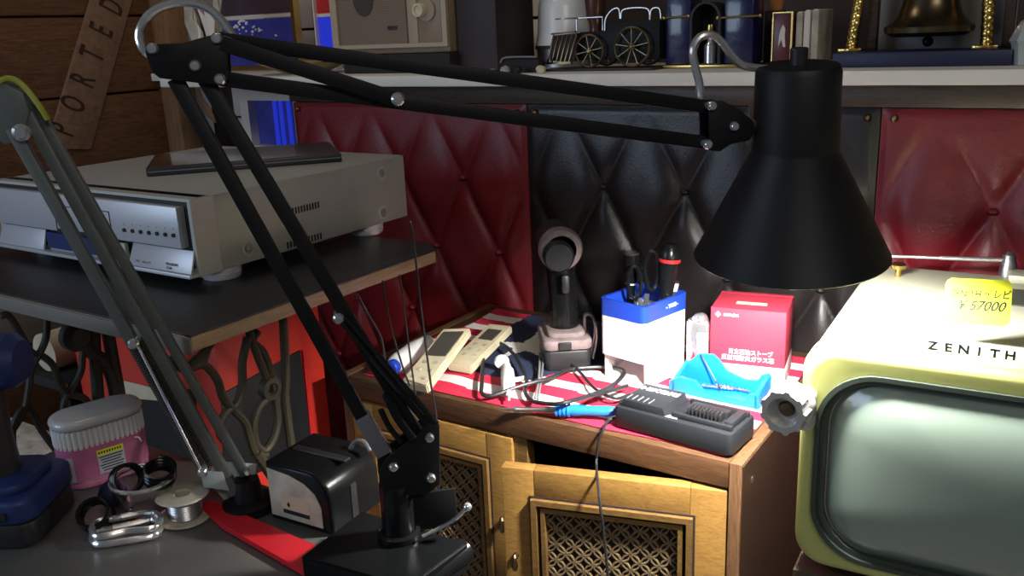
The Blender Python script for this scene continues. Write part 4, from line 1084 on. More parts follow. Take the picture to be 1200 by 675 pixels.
# ================================================================== TREADLE TABLE UNDER THE DISC PLAYER
tbl = thing('treadle_table', 'black covered plank table on scrolled iron legs carrying the silver disc player', 'table', (-1.15, 0.82, 0))
PX0, PX1, PY0, PY1, PT = -1.50, -0.812, 0.582, 1.045, 0.974
b = MB(); b.prism([(PX0, PY0), (PX1, PY0), (PX1 + 0.004, PY1 - 0.03), (PX1 - 0.03, PY1), (PX0, PY1)], PT - 0.020, PT - 0.003, I4, 0.001); b.build('plank', 'ply', tbl)
b = MB(); b.prism([(PX0 - 0.001, PY0 - 0.001), (PX1 + 0.001, PY0 - 0.001), (PX1 + 0.005, PY1 - 0.03), (PX1 - 0.03, PY1 + 0.001), (PX0, PY1 + 0.001)], PT - 0.003, PT, I4, 0.001); b.build('vinyl_cover', 'vinyl', tbl)
b = MB(); b.box(((PX0 + PX1) / 2, PY0 - 0.0015, PT - 0.0135), (PX1 - PX0 + 0.002, 0.003, 0.019), I4, 0.0008); b.build('edge_strip', mat('edge_grey', (0.17, 0.16, 0.14), 0.6), tbl)
RX, LX = -0.862, -1.20
def R_(*ps): return [pX(x, y, RX) for x, y in ps]
def L_(*ps): return [pX(x, y, LX) for x, y in ps]
b = MB()
for c in (R_((247, 402), (238, 414), (222, 430), (240, 428), (255, 446), (261, 466), (275, 482), (287, 495), (293, 515), (299, 530), (312, 534)),
          R_((290, 395), (288, 405), (284, 425), (284, 450), (278, 472), (264, 484), (257, 505), (266, 520)),
          R_((302, 388), (296, 400), (308, 412), (316, 432), (320, 450), (323, 470), (325, 495), (320, 515), (310, 528), (300, 520), (297, 498), (303, 478), (312, 468)),
          R_((292, 388), (296, 402), (308, 432), (314, 446)),
          R_((244, 402), (236, 425), (215, 432), (200, 420))):
    b.tube(c, 0.0054, 8)
for q in ((316, 455),):
    p = pX(*q, RX)
    b.lathe([(0.008, -0.007), (0.015, -0.006), (0.015, 0.006), (0.008, 0.007), (0.006, 0.003), (0.006, -0.003), (0.008, -0.007)], frame(p, (0, 1, 0), UP), 20)
b.build('scroll_frame', 'iron_olive', tbl)
pv = [pX(332, 378, RX), pX(335, 440, RX), pX(338, 500, RX)]
b = MB(); b.tube([V((RX, pv[0].y, PT - 0.02)), pv[0], pv[1], pv[2], V((RX + .01, pv[2].y + 0.01, 0.45)), V((RX + .02, pv[2].y + 0.05, 0.012))], 0.0060, 10); b.tube([V((RX, 0.70, PT - 0.024)), V((RX, 0.98, PT - 0.024))], 0.007, 8, 0)
b.build('leg', 'iron_olive', tbl)
b = MB()
for c in (L_((0, 371), (10, 370), (23, 389), (36, 412), (49, 417), (62, 428), (70, 448), (81, 461), (98, 466), (108, 480), (112, 500)),
          L_((55, 366), (54, 395), (46, 415), (37, 431), (34, 454), (29, 480), (14, 505)),
          L_((100, 398), (97, 415), (95, 435), (85, 456), (76, 470), (74, 492), (73, 520)),
          L_((14, 560), (15, 529), (15, 503), (24, 482), (36, 480), (46, 500), (57, 516), (68, 530))):
    b.tube(c, 0.0050, 8)
b.build('scroll_frame', 'iron', tbl)
hub = pX(88, 394, LX)
b = MB(); b.lathe([(0, -0.012), (0.014, -0.012), (0.022, -0.006), (0.022, 0.006), (0.014, 0.016), (0, 0.018)], frame(hub, (0, 1, 0), UP), 20)
b.tube(L_((92, 396), (106, 412), (122, 424), (132, 445), (138, 478)), 0.010, 8); b.tube(L_((110, 385), (112, 425), (116, 480)), 0.009, 8); b.tube([V((LX, hub.y, PT - 0.02)), hub], 0.012, 8)
b.build('treadle_bracket', 'iron', tbl)
b = MB(); b.tube([V((LX, 1.047, PT - 0.02)), V((LX, 1.048, 0.5)), V((LX, 1.06, 0.012))], 0.0095, 10); b.tube([V((LX, 0.64, PT - 0.026)), V((LX, 1.05, PT - 0.026))], 0.005, 8, 0); b.build('leg', 'iron', tbl)
b = MB(); b.tube([V((LX, 0.72, PT - 0.02)), V((LX, 0.72, 0.45)), V((LX, 0.69, 0.012))], 0.0095, 10); b.build('leg', 'iron', tbl)
b = MB(); b.tube([V((RX, 0.715, 0.72)), V((RX, 0.71, 0.40)), V((RX, 0.70, 0.012))], 0.0095, 10); b.tube([V((RX, 0.715, 0.72)), R_((300, 530))[0]], 0.008, 8, 0); b.build('leg', 'iron_olive', tbl)
b = MB(); b.tube([V((RX, 0.707, 0.30)), V((LX, 0.711, 0.30))], 0.008, 8, 0); b.build('cross_bar', 'iron', tbl)

# ================================================================== SILVER DISC PLAYER
SX0, SX1, SY0, SY1, SZ0, SZ1 = -1.425, -0.956, 0.712, 1.135, 0.990, 1.092
pl = thing('disc_player', 'silver disc player with seven small front buttons standing on the plank table', 'disc player', ((SX0 + SX1) / 2, (SY0 + SY1) / 2, PT))
b = MB(); b.box(((SX0 + SX1) / 2, (SY0 + 0.012 + SY1) / 2, (SZ0 + SZ1) / 2), (SX1 - SX0, SY1 - SY0 - 0.012, SZ1 - SZ0), I4, 0.003); b.build('housing', 'alu_side', pl)
b = MB(); b.ring([(SX0, SZ0), (SX1, SZ0), (SX1, SZ1), (SX0, SZ1)], [(SX0 + .012, SZ0 + .01), (SX1 - .006, SZ0 + .01), (SX1 - .006, SZ1 - .004), (SX0 + .012, SZ1 - .004)], -0.03, 0.0, frame((0, SY0, 0), (1, 0, 0), UP)); b.box((SX1 + 0.0002, SY0 + 0.018, (SZ0 + SZ1) / 2), (0.0012, 0.036, SZ1 - SZ0 - 0.001), I4); b.build('front_cheek', 'brushed', pl)
b = MB(); b.box(((SX0 + SX1) / 2, SY0 + 0.010, (SZ0 + SZ1) / 2), (SX1 - SX0 - 0.008, 0.012, SZ1 - SZ0 - 0.008)); b.build('front_recess', 'black_plastic', pl)
FZ0, FZ1 = 1.0275, 1.0815
b = MB(); b.box(((SX0 + SX1 - 0.018) / 2, SY0 - 0.001, (FZ0 + FZ1) / 2), (SX1 - SX0 - 0.020, 0.014, FZ1 - FZ0), I4, 0.001); fas = b.build('fascia', 'fascia', pl)
FYs = SY0 - 0.0083
for k in range(7):
    p = pY(146 + 9.6 * k, 269.5 + 1.05 * k, FYs); b = MB(); b.cyl((p.x, FYs + 0.002, p.z), (p.x, FYs - 0.002, p.z), 0.0027, seg=14); b.cyl((p.x, FYs + 0.0005, p.z + 0.0085), (p.x, FYs - 0.0002, p.z + 0.0085), 0.0007, seg=8); b.build('button', 'black_plastic', pl)
p0, p1 = pY(62, 240, FYs), pY(133, 282, FYs)
b = MB(); b.ring([(p0.x, p1.z), (p1.x, p1.z), (p1.x, p0.z), (p0.x, p0.z)], [(p0.x + .001, p1.z + .006), (p1.x - .001, p1.z + .006), (p1.x - .001, p0.z - .001), (p0.x + .001, p0.z - .001)], 0, 0.0008, frame((0, FYs + 0.0002, 0), (1, 0, 0), UP)); b.build('disc_tray', 'black_plastic', pl)
pc_ = pY(92, 254, FYs); text('DVD', 0.006, frame((pc_.x, FYs - 0.0002, pc_.z), (1, 0, 0), UP), 'grey', fas, 'lettering', 0.0001)
# lower strip: two sloping flaps, between them dark display with jack bay
def flap(x0, x1, tx):
    Mf = frame(((x0 + x1) / 2, SY0 - 0.010, 0.9955), (1, 0, 0), (0, 0.30, 1))
    w = x1 - x0; h = 0.0305
    MB().prism([(-w / 2, 0), (w / 2, 0), (w / 2, h), (-w / 2 + 0.006, h)], -0.003, 0.0, Mf, 0.0004).build('flap', 'fascia', pl)
    return Mf
xs = pY(152, 310, SY0 - 0.008).x
Mf = flap(xs, SX1 - 0.004, 0)
Wf = SX1 - 0.004 - xs
text('DVD   video CD', 0.0048, Mf @ Matrix.Translation((-Wf * .26, 0.0065, 0.0003)), 'grey', pl, 'lettering', 0.0001)
text('PROGRESSIVE', 0.0050, Mf @ Matrix.Translation((Wf * .20, 0.0090, 0.0003)), 'ink', pl, 'lettering', 0.0001, sx=0.85)
text('SCAN', 0.0050, Mf @ Matrix.Translation((Wf * .16, 0.0040, 0.0003)), 'ink', pl, 'lettering', 0.0001, sx=0.85)
xe = pY(52, 290, SY0 - 0.008).x
flap(SX0 + 0.002, xe, 0)
b = MB(); b.box(((xe + xs) / 2 - 0.02, SY0 - 0.0015, 1.0105), (xs - xe - 0.05, 0.006, 0.024)); b.build('display', 'blue_dark', pl)
b = MB(); xq = pY(140, 298, SY0 - 0.006).x; b.box((xq, SY0 - 0.003, 1.0115), (0.030, 0.006, 0.022), I4, 0.001); b.build('jack_bay', mat('jack_green', (0.4, 0.46, 0.36), 0.4), pl)
b = MB(); b.box(((SX0 + SX1) / 2, SY0 - 0.006, 0.9925), (SX1 - SX0 - 0.004, 0.016, 0.005), I4, 0.001); b.build('front_ledge', 'fascia', pl)
# side screws, vents, feet
def sX(x, y): return pX(x, y, SX1)
for q in ((291, 291), (447, 203), (449, 249), (285, 243)):
    p = sX(*q); Mq = frame((SX1, p.y, p.z), (0, 1, 0), UP)
    sr = MB().lathe([(0.0105, -0.001), (0.0105, 0.0008), (0.008, 0.0012), (0.0075, -0.0005)], Mq, 22).build('screw_cup', 'brushed', pl)
    MB().lathe([(0, -0.0005), (0.0058, -0.0005), (0.0052, 0.002), (0.003, 0.0026), (0.0028, 0.001), (0, 0.001)], Mq, 18).build('screw', 'steel', sr)
for (xa, ya), (xb, yb) in (((336, 247), (373, 242)), ((337, 286), (376, 278))):
    A_, B_ = sX(xa, ya), sX(xb, yb); zc = (A_.z + B_.z) / 2; b = MB()
    for k in range(12):
        y = A_.y + (B_.y - A_.y) * k / 11; b.box((SX1 + 0.0001, y, zc), (0.0014, 0.0026, 0.0095), I4)
    b.build('vent_slots', 'black_matte', pl)
for x, y in ((SX1 - 0.026, SY0 + 0.055), (SX1 - 0.026, SY1 - 0.075), (SX0 + 0.035, SY0 + 0.055), (SX0 + 0.035, SY1 - 0.075)):
    b = MB(); b.lathe([(0, 0.0004), (0.024, 0.0004), (0.026, 0.003), (0.0268, 0.009), (0.025, 0.010), (0.0268, 0.0115), (0.0268, 0.0165), (0, 0.0165)], Matrix.Translation((x, y, PT)), 28); b.build('foot', 'foot_alu', pl)
# glossy flat case on top
ZC = SZ1 + 0.0008
q = [pz(172, 207, ZC), pz(401, 189, ZC), pz(333, 172, ZC + .009)]
exd = (q[1] - q[0]); 
Mx = frame(q[0], exd, UP.cross(exd)); Lc = exd.length
dc = thing('disc_case', 'flat black disc case with a glossy dark cover lying on top of the disc player', 'disc case', Mx @ V((Lc / 2, 0.09, 0)))
b = MB(); b.box((Lc / 2, 0.092, 0.0062), (Lc, 0.184, 0.0124), Mx, 0.0015); b.build('case_body', 'black_plastic', dc)
b = MB(); b.box((Lc / 2, -0.0002, 0.0062), (Lc - 0.004, 0.0008, 0.0012), Mx); b.build('opening_line', 'grey', dc)
cv = mat('cover_print', (0.09, 0.06, 0.05), 0.12, var=0.9, vscale=18, coat=0.6)
b = MB(); b.box((Lc / 2, 0.092, 0.0126), (Lc - 0.010, 0.174, 0.0008), Mx); b.build('cover_sheet', cv, dc)

# leads hanging behind the player
wires = [
    ([(480, 258), (484, 275), (490, 330), (497, 390), (505, 450), (512, 495), (514, 560), (515, 625)], 0.0017, 'longest thin black lead hanging from the back of the disc player'),
    ([(468, 322), (470, 335), (474, 365), (481, 420), (488, 470)], 0.0014, 'thin black lead hanging straight down left of the longest lead'),
    ([(448, 329), (451, 345), (460, 390), (472, 430), (480, 452)], 0.0014, 'thin black lead hanging third from the right under the plank end'),
    ([(419, 345), (431, 368), (445, 392), (450, 415), (452, 440)], 0.0018, 'short thick black lead curving under the plank end at the left')]
for pts, r, lab in wires:
    b = MB(); b.tube([pX(x, y, -0.798) for x, y in pts], r, 6)
    tag(b.build('hanging_lead', 'black_plastic', None), lab, 'cable', 'leads hanging behind the disc player')

# ================================================================== RED CABINET AND ODDMENTS BEHIND THE TABLE
rcb = thing('red_cabinet', 'bright red metal cabinet behind the scrolled iron table legs', 'cabinet', (-1.42, 0.93, 0))
RA = -1.085
b = MB(); b.box(((-1.47 + RA) / 2, 0.925, 0.60), (RA + 1.47, 0.22, 0.50), I4, 0.004); b.build('cabinet_body', 'red_paint', rcb)
qd = [pX(x, y, RA) for x, y in ((258, 462), (350, 410), (364, 524), (262, 572))]
b = MB(); b.prism([(p.y, p.z) for p in qd], 0.0002, 0.004, frame((RA, 0, 0), (0, 1, 0), UP), 0.0008); b.build('side_panel', 'black_plastic', rcb)
qd2 = [pX(x, y, RA) for x, y in ((352, 410), (354, 411), (367, 524), (363, 524))]
b = MB(); b.prism([(p.y, p.z) for p in qd2], 0.0042, 0.006, frame((RA, 0, 0), (0, 1, 0), UP)); b.build('panel_edge', 'red', rcb)
f = [pY(x, y, 0.815) for x, y in ((138, 444), (172, 452), (200, 462), (200, 470), (138, 465))]
b = MB(); b.prism([(p.x, p.z) for p in f], 0.0, 0.002, frame((0, 0.8148, 0), (1, 0, 0), UP)); b.build('paper_sticker', 'cream', rcb)
f = [pY(x, y, 0.815) for x, y in ((124, 466), (230, 455), (232, 620), (124, 620))]
b = MB(); b.prism([(p.x, p.z) for p in f], 0.0, 0.0016, frame((0, 0.8149, 0), (1, 0, 0), UP)); b.build('lower_panel', 'black_matte', rcb)
for x in (-1.43, RA - .05):
    for y in (0.85, 1.0): MB().box((x, y, 0.175), (0.04, 0.04, 0.35)).build('leg', 'black_metal', rcb)
# pale roll and pale board further back at the far left
c0, c1 = pY(-60, 450, 0.74), pY(150, 385, 0.78)
# storage box with a pale lid
wbx = thing('storage_box', 'pale speckled storage box low down at far left behind the iron scrolls', 'box', (-1.62, 0.60, 0))
b = MB(); b.box((-1.63, 0.60, 0.30), (0.72, 0.36, 0.59), I4, 0.006); b.build('box_body', mat('speckle', (0.6, 0.57, 0.5), 0.8, var=0.35, vscale=40), wbx)
b = MB(); b.box((-1.63, 0.60, 0.601), (0.74, 0.38, 0.018), I4, 0.004); b.build('lid', mat('speckle2', (0.72, 0.68, 0.6), 0.8, var=0.3, vscale=50), wbx)
rack = thing('low_rack', 'dark low rack between the red cabinet and the plank wall', 'rack', (-1.68, 0.99, 0))
for x in (-1.86, -1.51):
    for y in (0.82, 1.16): MB().box((x, y, 0.345), (0.03, 0.03, 0.69)).build('leg', 'black_metal', rack)
MB().box((-1.685, 0.99, 0.70), (0.40, 0.38, 0.02), I4, 0.002).build('rack_shelf', 'black_matte', rack)
MB().box((-1.685, 1.168, 0.40), (0.32, 0.01, 0.5)).build('back_board', 'black_matte', rack)
b = MB(); b.lathe([(0, 0), (0.036, 0), (0.036, 0.34), (0.032, 0.34), (0.032, 0.335), (0, 0.335)], frame((-1.58, 0.82, 0.7475), (0, 0, 1), (1, 0, 0)) @ Matrix.Rotation(0, 4, 'X'), 28)
tag(b.build('paper_roll', 'cream', None), 'cream paper roll lying on the dark rack behind the iron scrolls', 'roll')
b = MB(); b.box((-1.78, 0.99, 0.845), (0.02, 0.36, 0.268), I4, 0.002)
tag(b.build('beige_board', mat('beige', (0.4, 0.34, 0.27), 0.7), None), 'beige board standing on edge behind the cream paper roll', 'board')

# ================================================================== LETTERED BOARD ON THE PLANK WALL
XS = -2.3535
def S2(x, y): p = pX(x, y, XS); return (p.y, p.z)
MS = frame((XS, 0, 0), (0, 1, 0), UP)
bd_ = thing('lettered_board', 'slanting wooden board stencilled with letters leaning on the plank wall', 'sign', pX(70, 190, XS))
pA, pB, pC, pD = V(S2(52, 175)), V(S2(104, 175)), V(S2(158, -20)), V(S2(110, -20))
MB().prism([pA, pB, pC, pD], 0.0, 0.012, MS, 0.002).build('board', 'sign_wood', bd_)
dv = ((pC + pD) / 2 - (pA + pB) / 2); dv = dv.normalized()
Mt0 = MS @ frame(((pA.x + pB.x) / 2, (pA.y + pB.y) / 2, 0.0122), (dv.x, dv.y, 0), (-dv.y, dv.x, 0))
for k, chh in enumerate('PORTED'):
    qx = [(71, 152), (84, 122), (95, 94), (106, 64), (117, 36), (129, 8)][k]
    yz = S2(*qx)
    text(chh, 0.100, MS @ frame((yz[0], yz[1], 0.0122), (dv.x, dv.y, 0), (-dv.y, dv.x, 0)), mat('stencil', (0.05, 0.02, 0.012), 0.8), bd_, 'letter', 0.0003, sx=0.48, bold=0.015)

# ================================================================== THINGS ON THE SHELF
ZS = 1.2056
# blue picture in a gold frame and its neighbours, far left
def pane(name, label, cat, px, Y, m_top, m_bot, split, m_frame, fw, lit=None):
    c = [pY(x, y, Y) for x, y in px]     # lower left, lower right, upper right, upper left
    x0, x1, z0, z1 = c[0].x, c[1].x, ZS, c[2].z
    t = thing(name, label, cat, ((x0 + x1) / 2, Y, ZS))
    Mq = frame((0, Y, 0), (1, 0, 0), UP)
    MB().ring([(x0, z0), (x1, z0), (x1, z1), (x0, z1)], [(x0 + fw, z0 + fw), (x1 - fw, z0 + fw), (x1 - fw, z1 - fw), (x0 + fw, z1 - fw)], -0.012, 0.010, Mq).build('frame', m_frame, t)
    zs = c[2].z if split is None else pY(px[0][0], split, Y).z
    MB().box(((x0 + x1) / 2, Y + 0.004, (z0 + zs) / 2), (x1 - x0 - fw, 0.006, zs - z0 - fw)).build('lower_picture', m_bot, t)
    if split is not None:
        MB().box(((x0 + x1) / 2, Y + 0.004, (zs + z1) / 2), (x1 - x0 - fw, 0.006, z1 - zs - fw)).build('upper_picture', m_top, t)
        MB().box(((x0 + x1) / 2, Y + 0.0005, zs), (x1 - x0 - fw, 0.003, 0.008)).build('dividing_strip', 'wall_white', t)
    return t
pic_blue = mat('picture_blue', (0.03, 0.035, 0.17), 0.3, emit=(0.06, 0.07, 0.5), es=0.10, var=0.5, vscale=14)
pic_dark = mat('picture_dark', (0.07, 0.045, 0.06), 0.4, var=0.6, vscale=6)
t_ = pane('backlit_picture', 'gold framed backlit picture, blue below and dark above, at the left end of the shelf', 'picture', ((262, 78), (354, 78), (346, -40), (262, -40)), 1.72, pic_dark, pic_blue, 22, 'brass', 0.012)
# white sprays over the picture
b = MB()
rnd = random.Random(3)
cpt = pY(278, 30, 1.70)
for k in range(46):
    a = rnd.uniform(-0.2, pi * .9); r = abs(rnd.gauss(0, 0.055))
    b.sphere(V((cpt.x + r * cos(a) * 1.5 + 0.02, 1.7015, cpt.z - 0.012 + 0.03 * sin(a) - r * .35)), rnd.uniform(0.0018, 0.0045), I4, 6)
b.build('white_flowers', 'white', t_)['kind'] = 'stuff'
pane('backlit_picture', 'narrow blue lit panel with red top standing just left of the wooden radio', 'picture', ((376, 76), (397, 76), (397, -40), (376, -40)), 1.70, 'red', 'blue_lit', 18, 'wall_white', 0.004)
# dried leaves, pale and brown, left of the picture
lv = thing('dried_leaves', 'spray of pale jagged dried leaves beside the plank wall post', 'dried leaves', V((pY(240, 60, 1.50).x, 1.50, ZS)))
for k in range(11):
    x = -1.79 + 0.017 * (k % 5) ; 
    b = MB(); z0 = ZS; h = rnd.uniform(0.13, 0.27); ln = rnd.uniform(-0.07, 0.05); w = rnd.uniform(0.010, 0.018)
    bx0 = V((pY(262, 60, 1.50).x, 1.50, ZS + 0.001)); yy = rnd.uniform(-0.02, 0.05); x_ = bx0.x - 0.022 * (k % 6)
    pts = [(0, 0), (w * .4, h * .2), (w, h * .45), (w * .5, h * .55), (w * 1.1, h * .72), (w * .2, h), (-w * .5, h * .7), (-w, h * .5), (-w * .3, h * .3)]
    b.prism([(p[0] + ln * (p[1] / h) ** 1.5, p[1]) for p in pts], -0.0015, 0.0015, frame((x_, bx0.y + yy, bx0.z), (1, 0.3, 0), UP), 0.0004)
    b.build('leaf', ('wall_white', 'cream_dirty', 'pinkgrey')[k % 3], lv)
# brass dish
dc_ = pY(352, 90, 1.50)
b = MB(); b.lathe([(0, 0), (0.04, 0), (0.055, 0.004), (0.10, 0.022), (0.108, 0.024), (0.108, 0.027), (0.098, 0.026), (0.055, 0.009), (0.04, 0.006), (0, 0.006)], Matrix.Translation((dc_.x, 1.52, ZS)), 40)
tag(b.build('brass_dish', 'brass', None), 'shallow shiny brass dish on the shelf below the blue picture', 'dish')
# picture below the shelf, white framed and blue lit
wf = thing('lit_window_box', 'white framed box with a blue lit pane under the left end of the shelf', 'light box', pY(318, 168, 1.60))
c = [pY(x, y, 1.60) for x, y in ((287, 172), (352, 172), (352, 104), (287, 104))]
x0, x1, z0, z1 = c[0].x, c[1].x, c[0].z - 0.1, 1.183
Mq = frame((0, 1.60, 0), (1, 0, 0), UP)
MB().ring([(x0, z0), (x1, z0), (x1, z1), (x0, z1)], [(x0 + .030, z0 + .105), (x1 - .010, z0 + .105), (x1 - .010, z1 - .048), (x0 + .030, z1 - .048)], -0.06, 0.0, Mq).build('frame', 'wall_white', wf)
MB().box(((x0 + x1) / 2, 1.632, (z0 + z1) / 2), (x1 - x0 - .01, 0.01, z1 - z0 - .02)).build('lit_pane', pic_blue, wf)
for dx in (.0, .022, .05): MB().box(((x0 + x1) / 2 + dx, 1.624, (z0 + z1) / 2), (0.012, 0.004, z1 - z0 - .05)).build('lit_strip', 'blue_lit', wf)
MB().box(((x0 + x1) / 2, 1.64, z0 / 2), (x1 - x0, 0.05, z0)).build('stand', 'black_matte', wf)
b = MB(); P_ = [pY(x, y, 1.889) for x, y in ((226, 82), (228, 100), (233, 118), (243, 133), (252, 142))]
b.prism([(p.x + o_[0], p.z + o_[1]) for p, o_ in zip(P_, ((0, 0), (-.006, 0), (-.008, 0), (-.008, -.004), (0, -.004)))] + [(p.x + .016, p.z + .012) for p in P_[::-1][1:]], -0.006, 0.006, frame((0, 1.889, 0), (1, 0, 0), UP), 0.002)
b.tube([P_[0] + V((0.006, 0, 0.0)), P_[0] + V((0.006, 0.002, 0.03)), P_[0] + V((0.006, 0.006, 0.045))], 0.0015, 6)
tag(b.build('shoehorn', mat('flesh', (0.7, 0.5, 0.38), 0.5), None), 'curved flesh coloured strip hanging on the pale tiled wall beside the post', 'shoehorn')
# riser + radio
def shelf_at(x, Y): return pY(x, 80, Y)
xa, xb = pY(402, 70, 1.47).x, pY(527, 70, 1.47).x
rz = thing('black_riser', 'flat black box under the wooden radio on the shelf', 'box', ((xa + xb) / 2, 1.55, ZS))
MB().box(((xa + xb) / 2, 1.55, ZS + 0.019), (xb - xa, 0.16, 0.038), I4, 0.002).build('box_body', 'black_matte', rz)
MB().box(((xa + xb) / 2 + .03, 1.468, ZS + 0.019), (0.09, 0.006, 0.012), I4, 0.002).build('front_label', 'dark_brown', rz)
RZ = ZS + 0.0385
x0, x1 = pY(392, 60, 1.48).x, pY(526, 60, 1.48).x
hR = 0.20; wR = x1 - x0
rad = thing('radio', 'old wooden table radio with ribbed grille standing on the flat black box', 'radio', ((x0 + x1) / 2, 1.54, RZ))
MB().box(((x0 + x1) / 2, 1.545, RZ + hR / 2), (wR, 0.12, hR), I4, 0.004).build('radio_cabinet', 'radio_wood', rad)
Mq = frame((x0, 1.485, RZ), (1, 0, 0), UP)
MB().ring([(0.0, 0.012), (wR, 0.012), (wR, hR), (0, hR)], [(0.018, 0.020), (wR - .012, 0.020), (wR - .012, hR - .01), (0.018, hR - .01)], 0, 0.008, Mq).build('front_frame', mat('radio_trim', (0.42, 0.34, 0.24), 0.5), rad)
b = MB(); xg0, xg1 = 0.020, wR * .66
for k in range(40): b.box(((xg0 + xg1) / 2, 0.022 + 0.0044 * k, 0.002), (xg1 - xg0, 0.0026, 0.003), Mq)
b.box(((xg0 + xg1) / 2, hR / 2 + .005, 0.0006), (xg1 - xg0, hR - .03, 0.001), Mq)
b.build('grille', mat('grille', (0.24, 0.17, 0.11), 0.6), rad)
MB().lathe([(0, 0.0042), (0.028, 0.0042), (0.028, 0.0048), (0, 0.005)], Mq @ Matrix.Translation((wR * .30, 0.115, 0)), 28, 1, 1.35).build('loudspeaker_oval', mat('cone', (0.06, 0.045, 0.035), 0.8), rad)  # dark oval loudspeaker in the grille
MB().box((wR * .72, hR / 2 + .005, 0.004), (0.024, hR - .03, 0.004), Mq, 0.0008).build('upright_strip', mat('radio_trim2', (0.4, 0.32, 0.22), 0.5), rad)
MB().box((wR * .855, hR / 2 + .005, 0.002), (wR * .19, hR - .03, 0.004), Mq, 0.0008).build('dial_panel', mat('dial', (0.28, 0.2, 0.14), 0.5), rad)
kq = Mq @ Matrix.Translation((wR * .80, 0.083, 0.004))
MB().lathe([(0, 0.0), (0.022, 0.0), (0.022, 0.004), (0, 0.004)], kq @ Matrix.Translation((0.012, 0, 0)), 26).build('dial_disc', mat('dial2', (0.32, 0.24, 0.17), 0.5), rad)
MB().lathe([(0, 0.004), (0.014, 0.004), (0.013, 0.016), (0.009, 0.016), (0.008, 0.012), (0, 0.012)], kq, 24).build('knob', 'cream', rad)
b = MB(); b.box((wR * .54, 0.052, 0.0046), (0.024, 0.008, 0.001), Mq, 0.0003); b.build('badge', 'dark_brown', rad)
# tall dark box
x0, x1 = pY(526, 60, 1.48).x + 0.006, pY(624, 60, 1.63).x
db = thing('dark_box', 'tall dark brown box on the shelf between the radio and the white jar', 'box', ((x0 + x1) / 2, 1.57, ZS))
MB().box(((x0 + x1) / 2, 1.57, ZS + 0.14), (x1 - x0, 0.14, 0.28), I4, 0.004).build('box_body', 'dark_brown', db)
MB().box(((x0 + x1) / 2, 1.57, ZS + 0.272), (x1 - x0 + 0.004, 0.144, 0.02), I4, 0.003).build('lid', 'dark_brown', db)
# black pouch and pebbles before it
q0 = pY(618, 76, 1.46)
ph = thing('black_pouch', 'small black pouch with a grey rim on the shelf left of the model engine', 'pouch', (q0.x, 1.44, ZS))
b = MB(); b.prism([(-0.036, 0.0), (0.040, 0.0), (0.046, 0.018), (0.040, 0.026), (-0.026, 0.026), (-0.038, 0.016)], -0.012, 0.012, frame((q0.x, 1.44, ZS), (1, 0, 0), UP), 0.004, 3); b.build('pouch_body', 'black_matte', ph)
b = MB(); b.tube([V((q0.x - 0.038, 1.427, ZS + 0.018)), V((q0.x - 0.026, 1.427, ZS + 0.0275)), V((q0.x + 0.04, 1.427, ZS + 0.0275))], 0.0018, 6); b.build('rim', 'grey', ph)
for k, (x, y, r, lab, m_) in enumerate(((578, 80, .007, 'dull grey pebble at the left end of the row before the dark box', 'pinkgrey'), (592, 80, .0095, 'larger pale grey pebble in the row before the dark box', 'grey_light'), (607, 82, .009, 'dark pebble just before the black pouch', 'charcoal'), (634, 82, .0095, 'white speckled pebble by the cowcatcher of the model engine', 'cream'))):
    p = pY(x, y, 1.405); b = MB(); bm = b.bm
    bmesh.ops.create_icosphere(bm, subdivisions=3, radius=r)
    for v in bm.verts: v.co *= 1 + 0.3 * noise.noise(v.co * 160 + V((k * 7, 0, 0))); v.co.z = max(v.co.z * .8, -r * .6)
    bmesh.ops.translate(bm, vec=(p.x, 1.405, ZS + r * .6), verts=bm.verts)
    tag(b.build('pebble', m_, None), lab, 'stone', 'pebbles on the shelf')
# white jar
q0 = pY(661, 60, 1.66)
jar = thing('white_jar', 'rounded white glazed jar on a dark banded foot behind the model engine', 'jar', (q0.x, 1.66, ZS))
qq = Matrix.Translation((q0.x, 1.66, ZS))
MB().lathe([(0, 0.0), (0.054, 0.0), (0.056, 0.036), (0.0, 0.036)], qq, 32).build('foot', 'steel', jar)
MB().lathe([(0, 0.036), (0.059, 0.036), (0.059, 0.043), (0, 0.043)], qq, 32).build('band', 'dark_brown', jar)
MB().lathe([(0, 0.043), (0.058, 0.043), (0.053, 0.070), (0.051, 0.115), (0.048, 0.130), (0.036, 0.143), (0.018, 0.149), (0.008, 0.151), (0.008, 0.160), (0, 0.162)], qq, 36).build('jar_body', 'white_gloss', jar)
# model engine
YE = 1.47
def E2(x, y): p = pY(x, y, YE); return (p.x, p.z)
ME = frame((0, YE, 0), (1, 0, 0), UP)
en = thing('model_engine', 'antique metal model locomotive with spoked wheels and wire rails on the shelf', 'model', pY(710, 82, YE))
def epl(pix, z0, z1, m, nm, bev=0.001): return MB().prism([E2(*p) for p in pix], z0, z1, ME, bev).build(nm, m, en)
zb = ZS
b = MB(); xa, xb = E2(640, 80)[0], E2(768, 80)[0]; b.box(((xa + xb) / 2, YE + 0.03, ZS + 0.002), (xb - xa, 0.085, 0.004), I4, 0.001); b.build('base_slab', 'dark_brown', en)
epl([(674, 38), (700, 36), (706, 26), (768, 24), (768, 70), (674, 70)], -0.065, -0.018, 'black_metal', 'engine_body')
b = MB()
for k in range(6):
    x_ = 645 + 5.3 * k
    p0, p1 = E2(x_ - 2 - .4 * k, 74), E2(x_ + 3 - .0 * k, 41)
    b.bar(V((p0[0], YE - 0.004, p0[1])), V((p1[0], YE + 0.004, p1[1])), 0.0035, 0.003, (0, 1, 0), I4, 0.0004)
p0, p1 = E2(641, 74), E2(671, 74); b.box(((p0[0] + p1[0]) / 2, YE - 0.004, p0[1]), (p1[0] - p0[0], 0.006, 0.004))
